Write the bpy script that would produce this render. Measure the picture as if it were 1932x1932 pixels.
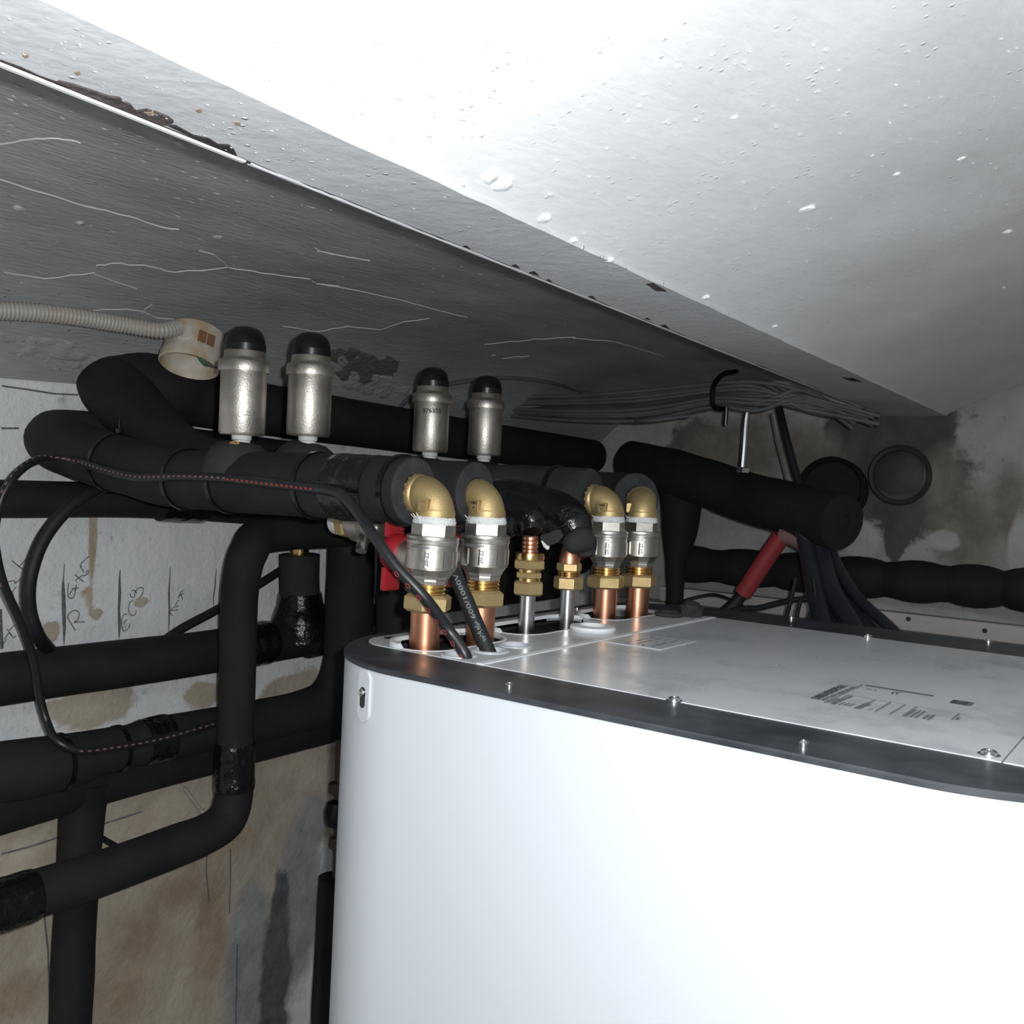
import bpy, bmesh, math, random
from math import sin, cos, pi, sqrt, atan2, radians
from mathutils import Vector, Matrix, noise
random.seed(7)
for o in list(bpy.data.objects): bpy.data.objects.remove(o)
SC = bpy.context.scene
COL = SC.collection

# ------------------------------------------------------------------ camera
F = 1830.0; YAW = radians(35.8); ROLL = 0.048; PITCH = math.atan(53/F)
ZT = 1.70                                   # top of the heat pump above the floor
CAM = Vector((0, 0, ZT+0.143)); ZC = CAM.z
fw = Vector((-sin(YAW)*cos(PITCH), cos(YAW)*cos(PITCH), -sin(PITCH)))
r0 = Vector((cos(YAW), sin(YAW), 0)); u0 = r0.cross(fw)
RR = r0*cos(ROLL)+u0*sin(ROLL); UU = u0*cos(ROLL)-r0*sin(ROLL)
cd = bpy.data.cameras.new('camera'); cam = bpy.data.objects.new('camera', cd); COL.objects.link(cam)
cd.sensor_width = 36; cd.lens = 36*F/1932; cd.clip_start = .01
cam.matrix_world = Matrix(((RR.x, UU.x, -fw.x, CAM.x), (RR.y, UU.y, -fw.y, CAM.y), (RR.z, UU.z, -fw.z, CAM.z), (0, 0, 0, 1)))
SC.camera = cam

# ------------------------------------------------------------------ light and exposure
SC.view_settings.view_transform = 'Standard'; SC.view_settings.look = 'None'
SC.view_settings.gamma = 1; SC.view_settings.use_curve_mapping = False
SC.view_settings.exposure = 0.0
wd = bpy.data.worlds.new('world'); SC.world = wd; wd.use_nodes = True
wd.node_tree.nodes['Background'].inputs[0].default_value = (.5, .55, .6, 1)
wd.node_tree.nodes['Background'].inputs[1].default_value = .02
# the phone's flash, beside its lens
ld = bpy.data.lights.new('phone_flash', 'POINT'); ld.energy = 24; ld.color = (.96, .985, 1); ld.shadow_soft_size = .005
lo = bpy.data.objects.new('phone_flash', ld); COL.objects.link(lo); lo.location = CAM + RR*.020 + UU*.013

# ------------------------------------------------------------------ unprojection onto real planes
def ray(x, y): return fw + RR*((x-966)/F) - UU*((y-966)/F)
def P(x, y, ax, v):
    d = ray(x, y); i = 'XYZ'.index(ax); return CAM + d*((v-CAM[i])/d[i])
def A(x, y, z): return Vector((x, y, z+ZT))     # z measured from the top of the heat pump
ZF = ZC+.17                                      # underside of the steel beam
def e1(y): return -.431-.0584*(y-.207)
def e2(y): return -.3622-.0346*(y-.2105)
WL = -1.2; WB = 2.0
def surf(x, y):
    a, b = e1(y), e2(y)
    if x >= b:
        u = (x-b)/(.65-b); return ZF+.003+.14*(1-(2*u-1)**2)
    if x > a: return ZF
    u = min(1, max(0, (x-WL)/(a-WL)))
    return (ZC+.100)*(1-u)+(ZF+.012)*u+.098*(1-abs(2*u-1)**(2.4 if u > .5 else 3.4))
def H(x, y):                                     # point of the ceiling seen at a pixel
    d = ray(x, y); t = .05
    while t < 4:
        p = CAM+d*t
        if p.z >= surf(p.x, p.y): break
        t += .002
    return p

# ------------------------------------------------------------------ materials
def mat(name, col, rough=.5, metal=0., col2=None, nscale=20., namt=.5, bscale=0., bstr=.3, bdist=.002, spec=.5, rough2=None, coat=0., stretch=None, det=5., nmid=.5):
    m = bpy.data.materials.new(name); m.use_nodes = True
    N = m.node_tree.nodes; L = m.node_tree.links; b = N['Principled BSDF']
    b.inputs['Base Color'].default_value = (*col, 1); b.inputs['Roughness'].default_value = rough
    b.inputs['Metallic'].default_value = metal; b.inputs['Specular IOR Level'].default_value = spec
    b.inputs['Coat Weight'].default_value = coat; b.inputs['Coat Roughness'].default_value = .1
    g = N.new('ShaderNodeNewGeometry'); pos = g.outputs['Position']
    if stretch:
        mp = N.new('ShaderNodeMapping'); mp.inputs['Scale'].default_value = stretch
        L.new(pos, mp.inputs['Vector']); pos = mp.outputs[0]
    if col2 or rough2 is not None:
        n = N.new('ShaderNodeTexNoise'); n.inputs['Scale'].default_value = nscale; n.inputs['Detail'].default_value = det
        n.inputs['Roughness'].default_value = .62
        L.new(pos, n.inputs['Vector'])
        r = N.new('ShaderNodeMapRange'); r.inputs['From Min'].default_value = nmid-.25/max(namt, .01)*.5; r.inputs['From Max'].default_value = nmid+.25/max(namt, .01)*.5
        L.new(n.outputs['Fac'], r.inputs['Value'])
        if col2:
            mx = N.new('ShaderNodeMix'); mx.data_type = 'RGBA'
            mx.inputs[6].default_value = (*col, 1); mx.inputs[7].default_value = (*col2, 1)
            L.new(r.outputs[0], mx.inputs[0]); L.new(mx.outputs[2], b.inputs['Base Color'])
        if rough2 is not None:
            q = N.new('ShaderNodeMapRange'); q.inputs['To Min'].default_value = rough; q.inputs['To Max'].default_value = rough2
            L.new(r.outputs[0], q.inputs['Value']); L.new(q.outputs[0], b.inputs['Roughness'])
    if bscale:
        n2 = N.new('ShaderNodeTexNoise'); n2.inputs['Scale'].default_value = bscale; n2.inputs['Detail'].default_value = 6
        L.new(pos, n2.inputs['Vector'])
        bp = N.new('ShaderNodeBump'); bp.inputs['Strength'].default_value = bstr; bp.inputs['Distance'].default_value = bdist
        L.new(n2.outputs['Fac'], bp.inputs['Height']); L.new(bp.outputs[0], b.inputs['Normal'])
    return m

M = {}
M['foam'] = mat('black_foam', (.0105, .0108, .0115), .8, col2=(.021, .0205, .021), nscale=14, namt=.6, bscale=260, bstr=.35, bdist=.001, spec=.3)
M['foam_grey'] = mat('dusty_foam', (.018, .0185, .0195), .85, col2=(.036, .0365, .038), nscale=22, namt=.7, bscale=260, bstr=.4, bdist=.001, spec=.3)
M['foam_cut'] = mat('cut_foam_face', (.026, .027, .029), .9, col2=(.045, .046, .048), nscale=60, namt=.6, bscale=500, bstr=.5, bdist=.001, spec=.2)
M['tape'] = mat('glossy_black_tape', (.006, .006, .007), .16, bscale=55, bstr=.8, bdist=.006, spec=.6)
M['tie'] = mat('black_nylon', (.0035, .0035, .004), .3, spec=.5)
M['cable'] = mat('cable_sheath', (.011, .0118, .013), .38, col2=(.017, .018, .02), nscale=40, spec=.5)
M['cable_mat'] = mat('matt_cable_sheath', (.012, .0125, .0135), .6, spec=.4)
M['nickel'] = mat('nickel_plated_brass', (.60, .575, .53), .30, 1, rough2=.42, nscale=160, bscale=420, bstr=.12, bdist=.0006)
M['nickel_dull'] = mat('dull_nickel', (.50, .465, .41), .40, 1, col2=(.62, .585, .53), nscale=40, namt=.8, rough2=.50, bscale=500, bstr=.3, bdist=.0008)
M['brass'] = mat('cast_brass', (.60, .46, .23), .46, .8, col2=(.50, .37, .18), nscale=70, rough2=.58, bscale=600, bstr=.35, bdist=.0006)
M['brass_bright'] = mat('machined_brass', (.74, .50, .22), .22, 1)
M['copper'] = mat('copper', (.80, .40, .26), .30, 1, col2=(.62, .27, .16), nscale=45, namt=.6, rough2=.42, stretch=(1, 1, .4))
M['steel'] = mat('stainless_steel', (.62, .62, .63), .24, 1, rough2=.32, nscale=80, stretch=(3, 3, .3))
M['chrome'] = mat('zinc_plated_steel', (.75, .76, .78), .18, 1)
M['ptfe'] = mat('white_sealing_tape', (.66, .67, .66), .7, bscale=350, bstr=.8, bdist=.002)
M['red'] = mat('red_painted_handle', (.27, .012, .018), .38, bscale=200, bstr=.1, bdist=.001)
M['red_dull'] = mat('red_plastic_sleeve', (.30, .035, .04), .5)
M['drain'] = mat('tarnished_brown_pipe', (.10, .075, .055), .55)
M['fan'] = mat('grey_black_sheath', (.022, .024, .030), .32, spec=.6)
M['blue'] = mat('blue_plastic_handle', (.01, .02, .09), .5)
M['cap'] = mat('black_plastic_cap', (.007, .0075, .009), .28, spec=.5)
M['white_case'] = mat('white_coated_steel', (.57, .60, .64), .34, spec=.5, bscale=900, bstr=.04, bdist=.0005)
M['rim'] = mat('black_plastic_rim', (.019, .022, .028), .34, col2=(.050, .055, .064), nscale=17, namt=.9, rough2=.48, bscale=300, bstr=.08, bdist=.001)
M['white_plastic'] = mat('white_plastic', (.72, .74, .76), .4)
M['grey_plastic'] = mat('light_grey_plastic', (.50, .53, .57), .3)
M['dark_tray'] = mat('dark_tray', (.02, .021, .024), .4, col2=(.05, .05, .055), nscale=60)
M['ink'] = mat('dark_print', (.035, .037, .04), .6)
M['ink_soft'] = mat('grey_print', (.12, .125, .13), .6)
M['pencil'] = mat('pencil_line', (.075, .078, .085), .8, col2=(.20, .20, .21), nscale=260, namt=.9)
M['print_white'] = mat('white_print', (.20, .21, .22), .6)
M['print_red'] = mat('red_print', (.32, .035, .04), .6)
M['print_dull'] = mat('faded_red_print', (.20, .11, .105), .7)
M['conduit'] = mat('grey_corrugated_plastic', (.42, .40, .36), .5, col2=(.34, .31, .26), nscale=9)
M['box'] = mat('yellowed_white_plastic', (.60, .57, .50), .45, col2=(.42, .30, .18), nscale=28, namt=.9, det=2)
M['rustbrown'] = mat('rusty_brown_plastic', (.20, .10, .05), .6)
M['green'] = mat('green_wire', (.03, .14, .05), .5)
M['brownwire'] = mat('grey_wire', (.12, .11, .10), .5)
M['wire'] = mat('grey_cable', (.14, .145, .148), .6, col2=(.09, .093, .093), nscale=20)
M['crack'] = mat('white_crack_filler', (.50, .51, .52), .8)
M['lump'] = mat('white_plaster_lump', (.86, .87, .88), .7, bscale=180, bstr=.5)
M['plaster_grey'] = mat('rough_grey_plaster', (.46, .455, .45), .9, col2=(.30, .295, .29), nscale=60, bscale=120, bstr=.8, bdist=.004)
M['plaster_dark'] = mat('rough_dark_plaster', (.20, .195, .185), .9, col2=(.10, .098, .092), nscale=60, bscale=120, bstr=.8, bdist=.004)
M['plaster_band'] = mat('dark_grey_plaster', (.17, .172, .175), .9, col2=(.11, .112, .115), nscale=25, bscale=90, bstr=.6, bdist=.004)  # dark grey for the vertical wall band
M['rust'] = mat('rust_and_old_paint', (.035, .028, .028), .85, col2=(.12, .10, .095), nscale=120, namt=.5, bscale=240, bstr=.9, bdist=.004)
M['rust_dark'] = mat('dark_rust', (.022, .015, .016), .8, bscale=240, bstr=.9, bdist=.004)
M['edge'] = mat('bare_steel_edge', (.72, .69, .62), .5, col2=(.80, .80, .80), nscale=50)
M['stain'] = mat('ochre_stain', (.34, .26, .19), .8)
M['sleeve'] = mat('grey_sleeve', (.035, .037, .038), .6, col2=(.06, .06, .058), nscale=30)
M['plank'] = mat('grey_white_trunking', (.62, .60, .58), .6, col2=(.5, .47, .44), nscale=8)
M['plate'] = mat('galvanised_plate', (.55, .565, .59), .22, .05, col2=(.36, .38, .405), nscale=15, namt=1.3, nmid=.60, rough2=.34, stretch=(1, .8, 1), bscale=700, bstr=.04, bdist=.0005)
M['plate_strip'] = mat('grey_coated_strip', (.60, .62, .63), .22, .05, col2=(.42, .44, .455), nscale=17, namt=1.2, nmid=.58, rough2=.34, stretch=(1, .8, 1))
M['sticker'] = mat('clear_sticker', (.58, .595, .62), .24, .05)
M['floor'] = mat('concrete_floor', (.18, .17, .16), .9, col2=(.25, .24, .22), nscale=5, bscale=80)
M['paint_wall'] = mat('old_white_wall', (.50, .50, .49), .85, col2=(.38, .37, .35), nscale=5, bscale=60)

def ceil_mat(name, base, base2, stretch, bstr, speck):
    m = mat(name, base, .62, col2=base2, nscale=5.5, namt=.5, bscale=70, bstr=bstr, bdist=.003, stretch=stretch, spec=.35)
    N = m.node_tree.nodes; L = m.node_tree.links; b = N['Principled BSDF']
    g = N.new('ShaderNodeNewGeometry')
    # raised paint specks and brush grit
    v = N.new('ShaderNodeTexVoronoi'); v.inputs['Scale'].default_value = 120; L.new(g.outputs['Position'], v.inputs['Vector'])
    r = N.new('ShaderNodeMapRange'); r.inputs['From Min'].default_value = .0; r.inputs['From Max'].default_value = .22; r.inputs['To Min'].default_value = 1; r.inputs['To Max'].default_value = 0
    L.new(v.outputs['Distance'], r.inputs['Value'])
    n = N.new('ShaderNodeTexNoise'); n.inputs['Scale'].default_value = 30; L.new(g.outputs['Position'], n.inputs['Vector'])
    r2 = N.new('ShaderNodeMapRange'); r2.inputs['From Min'].default_value = .52; r2.inputs['From Max'].default_value = .62; L.new(n.outputs['Fac'], r2.inputs['Value'])
    mu = N.new('ShaderNodeMath'); mu.operation = 'MULTIPLY'; L.new(r.outputs[0], mu.inputs[0]); L.new(r2.outputs[0], mu.inputs[1])
    b2 = N.new('ShaderNodeBump'); b2.inputs['Strength'].default_value = speck; b2.inputs['Distance'].default_value = .003
    L.new(mu.outputs[0], b2.inputs['Height'])
    old = b.inputs['Normal'].links[0].from_socket
    L.new(old, b2.inputs['Normal']); L.new(b2.outputs[0], b.inputs['Normal'])
    return m
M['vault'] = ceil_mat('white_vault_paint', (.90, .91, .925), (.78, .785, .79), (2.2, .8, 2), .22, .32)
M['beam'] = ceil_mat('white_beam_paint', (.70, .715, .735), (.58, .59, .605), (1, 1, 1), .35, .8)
M['vault_far'] = ceil_mat('shaded_vault_paint', (.47, .475, .485), (.31, .31, .31), (3.4, .8, 2), .5, .7)  # white paint too; the shade of grazing light is put into this darker colour

def wall_mat(name, cols, bstr=.5):
    """white paint with three masks (colour attribute 'stain') broken up by noise"""
    m = bpy.data.materials.new(name); m.use_nodes = True
    N = m.node_tree.nodes; L = m.node_tree.links; b = N['Principled BSDF']; b.inputs['Roughness'].default_value = .85
    b.inputs['Specular IOR Level'].default_value = .25
    g = N.new('ShaderNodeNewGeometry')
    at = N.new('ShaderNodeAttribute'); at.attribute_name = 'stain'
    sp = N.new('ShaderNodeSeparateColor'); L.new(at.outputs['Color'], sp.inputs[0])
    def nz(s, d=6.):
        n = N.new('ShaderNodeTexNoise'); n.inputs['Scale'].default_value = s; n.inputs['Detail'].default_value = d; n.inputs['Roughness'].default_value = .65
        L.new(g.outputs['Position'], n.inputs['Vector']); return n.outputs['Fac']
    def mix(a, c, f):
        x = N.new('ShaderNodeMix'); x.data_type = 'RGBA'; L.new(f, x.inputs[0])
        for s, i in ((a, 6), (c, 7)):
            if isinstance(s, tuple): x.inputs[i].default_value = (*s, 1)
            else: L.new(s, x.inputs[i])
        return x.outputs[2]
    def rng(v, a, c):
        r = N.new('ShaderNodeMapRange'); r.inputs['From Min'].default_value = a; r.inputs['From Max'].default_value = c; L.new(v, r.inputs['Value']); return r.outputs[0]
    def mask(i, s, amt, soft):
        mu = N.new('ShaderNodeMath'); mu.operation = 'MULTIPLY_ADD'; L.new(nz(s), mu.inputs[0]); mu.inputs[1].default_value = amt; L.new(sp.outputs[i], mu.inputs[2])
        return rng(mu.outputs[0], .5+amt*.5-soft, .5+amt*.5+soft)
    white = mix(cols[0], cols[1], rng(nz(9), .38, .66))
    dirt = rng(nz(38), .60, .74)
    white = mix(white, cols[2], dirt)
    c = mix(white, mix(cols[3], cols[4], rng(nz(13), .4, .62)), mask(0, 16, .8, .05))
    c = mix(c, mix(cols[5], cols[6], rng(nz(17), .4, .6)), mask(1, 9, .9, .22))
    c = mix(c, mix(cols[7], cols[8], rng(nz(20), .4, .6)), mask(2, 12, .5, .08))
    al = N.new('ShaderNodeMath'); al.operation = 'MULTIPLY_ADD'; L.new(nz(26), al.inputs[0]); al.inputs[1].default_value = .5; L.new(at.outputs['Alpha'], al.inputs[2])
    c = mix(c, mix((.18, .183, .187), (.12, .123, .126), rng(nz(24), .4, .6)), rng(al.outputs[0], .68, .84))  # alpha mask mixes in a darker grey
    L.new(c, b.inputs['Base Color'])
    n2 = nz(62, 9); bp = N.new('ShaderNodeBump'); bp.inputs['Strength'].default_value = bstr*1.5; bp.inputs['Distance'].default_value = .006
    L.new(n2, bp.inputs['Height']); L.new(bp.outputs[0], b.inputs['Normal'])
    return m
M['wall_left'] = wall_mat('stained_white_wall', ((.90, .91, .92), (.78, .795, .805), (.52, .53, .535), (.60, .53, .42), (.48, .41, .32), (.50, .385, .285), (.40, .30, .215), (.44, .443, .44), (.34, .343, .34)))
M['wall_back'] = wall_mat('stained_grey_wall', ((.50, .49, .47), (.38, .37, .35), (.25, .24, .225), (.095, .094, .09), (.14, .137, .13), (.30, .275, .24), (.21, .195, .17), (.56, .56, .55), (.48, .48, .47)))

# ------------------------------------------------------------------ mesh helpers
def frame(d):
    d = Vector(d).normalized(); h = Vector((0, 0, 1)) if abs(d.z) < .9 else Vector((1, 0, 0))
    a = d.cross(h).normalized(); return a, d.cross(a).normalized(), d
def smooth(pts, n=8):
    """Catmull-Rom through the points"""
    pts = [Vector(p) for p in pts]
    if len(pts) < 3: return pts
    q = [pts[0]*2-pts[1]]+pts+[pts[-1]*2-pts[-2]]; out = []
    for i in range(1, len(q)-2):
        a, b, c, d = q[i-1:i+3]
        for k in range(n):
            t = k/n
            out.append(.5*((2*b)+(c-a)*t+(2*a-5*b+4*c-d)*t*t+(3*b-a-3*c+d)*t**3))
    out.append(pts[-1]); return out
class MB:
    def __init__(s): s.v = []; s.f = []
    def ring(s, c, a, b, r, n, rs=None):
        i = len(s.v)
        for k in range(n):
            t = 2*pi*k/n; q = r*(rs(t) if rs else 1); s.v.append(c+a*(q*cos(t))+b*(q*sin(t)))
        return i
    def bridge(s, i, j, n):
        for k in range(n): s.f.append((i+k, i+(k+1) % n, j+(k+1) % n, j+k))
    def cap(s, i, n, flip=False):
        f = tuple(range(i, i+n)); s.f.append(f[::-1] if not flip else f)
    def tube(s, pts, r, n=20, sm=8, caps=True, wob=0., seed=0.):
        nin = len(pts); p = smooth(pts, sm) if sm else [Vector(q) for q in pts]
        m = len(p); R = r if isinstance(r, (list, tuple)) else None
        t0 = (p[1]-p[0]).normalized(); a, b, _ = frame(t0); prev = None; first = None
        for i in range(m):
            t = (p[min(i+1, m-1)]-p[max(i-1, 0)]).normalized()
            a = (a-t*a.dot(t)).normalized(); b = t.cross(a)
            if R:
                u = i/(m-1)*(nin-1); k = min(int(u), nin-2); rr = R[k]+(R[k+1]-R[k])*(u-k)
            else: rr = r
            if wob: rs = lambda th, c=p[i]: 1+wob*noise.noise(Vector((cos(th)*1.3+seed, sin(th)*1.3, 0))+c*14)
            else: rs = None
            j = s.ring(p[i], a, b, rr, n, rs)
            if prev is not None: s.bridge(prev, j, n)
            else: first = j
            prev = j
        if caps: s.cap(first, n, True); s.cap(prev, n); 
        return s
    def lathe(s, prof, o=(0, 0, 0), d=(0, 0, 1), n=28, caps=True, rot=0.):
        """prof: (radius, height) pairs along d"""
        o = Vector(o); a, b, d = frame(d); ca, sa = cos(rot), sin(rot); a, b = a*ca+b*sa, b*ca-a*sa
        if a.cross(b).dot(d) < 0: b = -b
        prev = None
        for r, h in prof:
            j = s.ring(o+d*h, a, b, max(r, 1e-5), n)
            if prev is not None: s.bridge(prev, j, n)
            else: first = j
            prev = j
        if caps: s.cap(first, n, False); s.cap(prev, n, True)
        return s
    def hexa(s, o, d, h0, h1, r, rot=0., ch=.12):
        return s.lathe([(r*(1-ch), h0), (r, h0+(h1-h0)*ch), (r, h1-(h1-h0)*ch), (r*(1-ch), h1)], o, d, 6, True, rot)
    def band(s, c, d, r, w, t, n=28):
        """closed ring band around axis d"""
        return s.lathe([(r, -w/2), (r+t, -w/2), (r+t, w/2), (r, w/2), (r, -w/2)], c, d, n, False)
    def torus(s, c, d, R, r, n=36, k=10):
        return s.lathe([(R+r*cos(2*pi*i/k), r*sin(2*pi*i/k)) for i in range(k+1)], c, d, n, False)
    def box(s, x0, x1, y0, y1, z0, z1, bev=0.):
        i = len(s.v)
        if not bev:
            s.v += [Vector((x, y, z)) for z in (z0, z1) for x, y in ((x0, y0), (x1, y0), (x1, y1), (x0, y1))]
            s.f += [tuple(i+k for k in q) for q in ((3, 2, 1, 0), (4, 5, 6, 7), (0, 1, 5, 4), (1, 2, 6, 5), (2, 3, 7, 6), (3, 0, 4, 7))]
        else:
            g = bmesh.new(); bmesh.ops.create_cube(g, size=1)
            bmesh.ops.scale(g, verts=g.verts, vec=(x1-x0, y1-y0, z1-z0)); bmesh.ops.translate(g, verts=g.verts, vec=((x0+x1)/2, (y0+y1)/2, (z0+z1)/2))
            bmesh.ops.bevel(g, geom=g.edges[:], offset=bev, segments=2, affect='EDGES', profile=.5); s.addbm(g)
        return s
    def addbm(s, g):
        i = len(s.v); g.verts.ensure_lookup_table(); g.verts.index_update()
        s.v += [v.co.copy() for v in g.verts]; s.f += [tuple(i+v.index for v in f.verts) for f in g.faces]; g.free()
    def prism(s, pts, z0, z1, holes=()):
        """polygon (x, y) with holes, extruded from z0 to z1"""
        g = bmesh.new(); E = []
        for lp in (pts, *holes):
            vs = [g.verts.new((x, y, z1)) for x, y in lp]
            E += [g.edges.new((vs[k], vs[(k+1) % len(vs)])) for k in range(len(vs))]
        if holes: bmesh.ops.triangle_fill(g, use_beauty=True, use_dissolve=False, edges=E)
        else: g.faces.new(g.verts[:])
        bmesh.ops.recalc_face_normals(g, faces=g.faces[:])
        if g.faces[:] and sum(f.normal.z for f in g.faces) < 0: bmesh.ops.reverse_faces(g, faces=g.faces[:])
        top = g.faces[:]
        ret = bmesh.ops.extrude_face_region(g, geom=top)
        bmesh.ops.translate(g, verts=[e for e in ret['geom'] if isinstance(e, bmesh.types.BMVert)], vec=(0, 0, z0-z1))
        bmesh.ops.recalc_face_normals(g, faces=g.faces[:]); s.addbm(g); return s
    def ribbon(s, pts, w, nrm, th=.0004):
        """thin raised stroke of width w lying on a surface with normal nrm"""
        pts = [Vector(p) for p in pts]; nrm = Vector(nrm).normalized(); q = []
        for i, p in enumerate(pts):
            t = (pts[min(i+1, len(pts)-1)]-pts[max(i-1, 0)]).normalized(); sd = nrm.cross(t).normalized()
            ww = (w[i] if isinstance(w, (list, tuple)) else w)/2; j = len(s.v)
            s.v += [p-sd*ww, p-sd*ww*.6+nrm*th, p+sd*ww*.6+nrm*th, p+sd*ww]; q.append(j)
        for a, b in zip(q, q[1:]):
            for k in range(3): s.f.append((a+k, b+k, b+k+1, a+k+1))
        return s
    def build(s, name, m, parent=None, o=(0, 0, 0), ang=35, flat=False):
        me = bpy.data.meshes.new(name); o = Vector(o)
        me.from_pydata([tuple(v-o) for v in s.v], [], s.f); me.validate(); me.update()
        me.materials.append(M[m] if isinstance(m, str) else m)
        if not flat:
            me.polygons.foreach_set('use_smooth', [True]*len(me.polygons)); me.set_sharp_from_angle(angle=radians(ang))
        ob = bpy.data.objects.new(name, me); COL.objects.link(ob)
        if parent: ob.parent = parent
        else: ob.location = o
        return ob
def thing(name, label, cat, loc=(0, 0, 0), group=None, kind=None):
    o = bpy.data.objects.new(name, None); COL.objects.link(o); o.location = Vector(loc); o.empty_display_size = .03
    return tag(o, label, cat, group, kind)
def tag(o, label, cat, group=None, kind=None):
    o['label'] = label; o['category'] = cat
    if group: o['group'] = group
    if kind: o['kind'] = kind
    return o
def struct(o, label=None):
    o['kind'] = 'structure'
    if label: o['label'] = label
    return o
def copy_tree(root, loc, label, rz=0.):
    r = root.copy(); COL.objects.link(r); r.location = Vector(loc); r.rotation_euler = (0, 0, rz); r['label'] = label
    for c in root.children:
        d = c.copy(); COL.objects.link(d); d.parent = r
        for g in c.children:
            e = g.copy(); COL.objects.link(e); e.parent = d
    return r
def text_mesh(txt, size, bold=0.):
    cu = bpy.data.curves.new('t', 'FONT'); cu.body = txt; cu.size = size; cu.offset = bold; cu.resolution_u = 2
    o = bpy.data.objects.new('t', cu); COL.objects.link(o); dg = bpy.context.evaluated_depsgraph_get(); dg.update()
    me = bpy.data.meshes.new_from_object(o.evaluated_get(dg)); vs = [v.co.copy() for v in me.vertices]; fs = [tuple(p.vertices) for p in me.polygons]
    bpy.data.objects.remove(o); bpy.data.curves.remove(cu); bpy.data.meshes.remove(me)
    if vs:
        x0 = min(v.x for v in vs); x1 = max(v.x for v in vs)
        for v in vs: v.x -= x0
        return vs, fs, x1-x0
    return vs, fs, 0
def put_text(mb, txt, size, fn, bold=0., width=None):
    vs, fs, w = text_mesh(txt, size, bold); k = (width/w) if width and w else 1; i = len(mb.v)
    mb.v += [fn(v.x*k, v.y, w*k) for v in vs]; mb.f += [tuple(i+q for q in f) for f in fs]

# ------------------------------------------------------------------ the room
def grid(name, fn, nu, nv, m):
    mb = MB()
    for i in range(nu+1):
        for j in range(nv+1): mb.v.append(Vector(fn(i/nu, j/nv)))
    for i in range(nu):
        for j in range(nv):
            a = i*(nv+1)+j; mb.f.append((a, a+1, a+nv+2, a+nv+1))
    return mb.build(name, m, ang=60)
Y0, Y1 = -1.0, WB
def wav(x, y, a, s): return a*noise.fractal(Vector((x*s, y*s, 3.1)), 1., 2., 4)
def vault_r(u, v):
    y = Y0+(Y1-Y0)*v; x = e2(y)+(.65-e2(y))*u
    return x, y, surf(x, y)+wav(x, y, .003, 5)*min(1, u*12)
def vault_l(u, v):
    y = Y0+(Y1-Y0)*v; x = WL+(e1(y)-1e-4-WL)*u
    return x, y, surf(x, y)+wav(x, y, .004, 4)*min(1, (1-u)*12)
ceil_r = struct(grid('ceiling', vault_r, 60, 120, 'vault'), 'white painted vault above the heat pump')
ceil_l = struct(grid('ceiling', vault_l, 60, 120, 'vault_far'), 'white cracked vault beyond the beam, coloured grey for its grazing shade')
mb = MB(); n = 120; S = []
for k in range(n+1):
    y = Y0+(Y1-Y0)*k/n; a = e1(y)+wav(1, y*3, .0016, 6); b = e2(y)+wav(2, y*3, .0016, 6); S.append(len(mb.v)); c = 6
    for q in range(c+1):
        x = a+(b-a)*q/c; mb.v.append(Vector((x, y, ZF+wav(x, y, .0008, 20))))
    mb.v += [Vector((b+.002, y, ZF+.02)), Vector((a, y, ZF+.02))]
for a, b in zip(S, S[1:]):
    for k in range(9): mb.f.append((a+k, a+(k+1) % 9, b+(k+1) % 9, b+k))
beam = struct(mb.build('trim_1', 'beam', ang=50), 'white painted underside of the steel beam')

def blob(y, z, cy, cz, ry, rz): return ((y-cy)/ry)**2+((z-cz)/rz)**2
def blobs(lst):
    def f(y, z):
        v = 0
        for cy, cz, ry, rz in lst: v = max(v, 1-.5*sqrt(blob(y, z, cy, cz, ry, rz)))
        return max(0, min(1, v))
    return f
def wl(x, y): p = P(x, y, 'X', WL); return p.y, p.z
def wb(x, y): p = P(x, y, 'Y', WB); return p.x, p.z
def stain_attr(ob, fn):
    me = ob.data; at = me.color_attributes.new('stain', 'FLOAT_COLOR', 'POINT')
    mw = ob.matrix_world
    for i, v in enumerate(me.vertices): at.data[i].color = fn(v.co.x+ob.location.x, v.co.y+ob.location.y, v.co.z+ob.location.z)
def stain_list(conv, lst): # (px, py, rx px, ry px) -> blob on the wall
    out = []
    for x, y, rx, ry in lst:
        a, b = conv(x, y); c, _ = conv(x+rx, y); _, d = conv(x, y+ry); out.append((a, b, abs(c-a), abs(d-b)))
    return blobs(out)
bare = stain_list(wl, [(190, 1330, 75, 40), (100, 1340, 25, 18), (390, 1310, 40, 26), (95, 1195, 22, 25), (270, 1138, 16, 12), (170, 1130, 8, 22), (185, 1160, 14, 12),
                      (200, 1600, 420, 160), (250, 1800, 320, 300), (560, 1500, 130, 120), (560, 1310, 60, 40), (60, 1800, 200, 330), (330, 1480, 260, 70), (180, 1000, 8, 90), (30, 640, 60, 18)])
rusty = stain_list(wl, [(270, 1770, 60, 70), (330, 1690, 60, 40), (240, 1870, 50, 50), (165, 1120, 10, 8), (400, 1740, 30, 120), (180, 1050, 4, 80), (400, 1600, 60, 30), (30, 1890, 60, 40)])
cement = stain_list(wl, [(470, 1850, 45, 170), (570, 1700, 40, 180), (590, 1560, 30, 60)])
dark_band = stain_list(wl, [(530, 1700, 17, 62), (526, 1780, 26, 90), (524, 1860, 30, 110), (520, 1960, 32, 120)])  # soft vertical band of darker grey, low on the wall
def lw(u, v):
    y = -.6+2.6*u; z = .6+(ZC+.135-.6)*v
    rough = .003 if z > ZT-.33 else .007
    return WL-.004+wav(y, z, rough, 7), y, z
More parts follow.
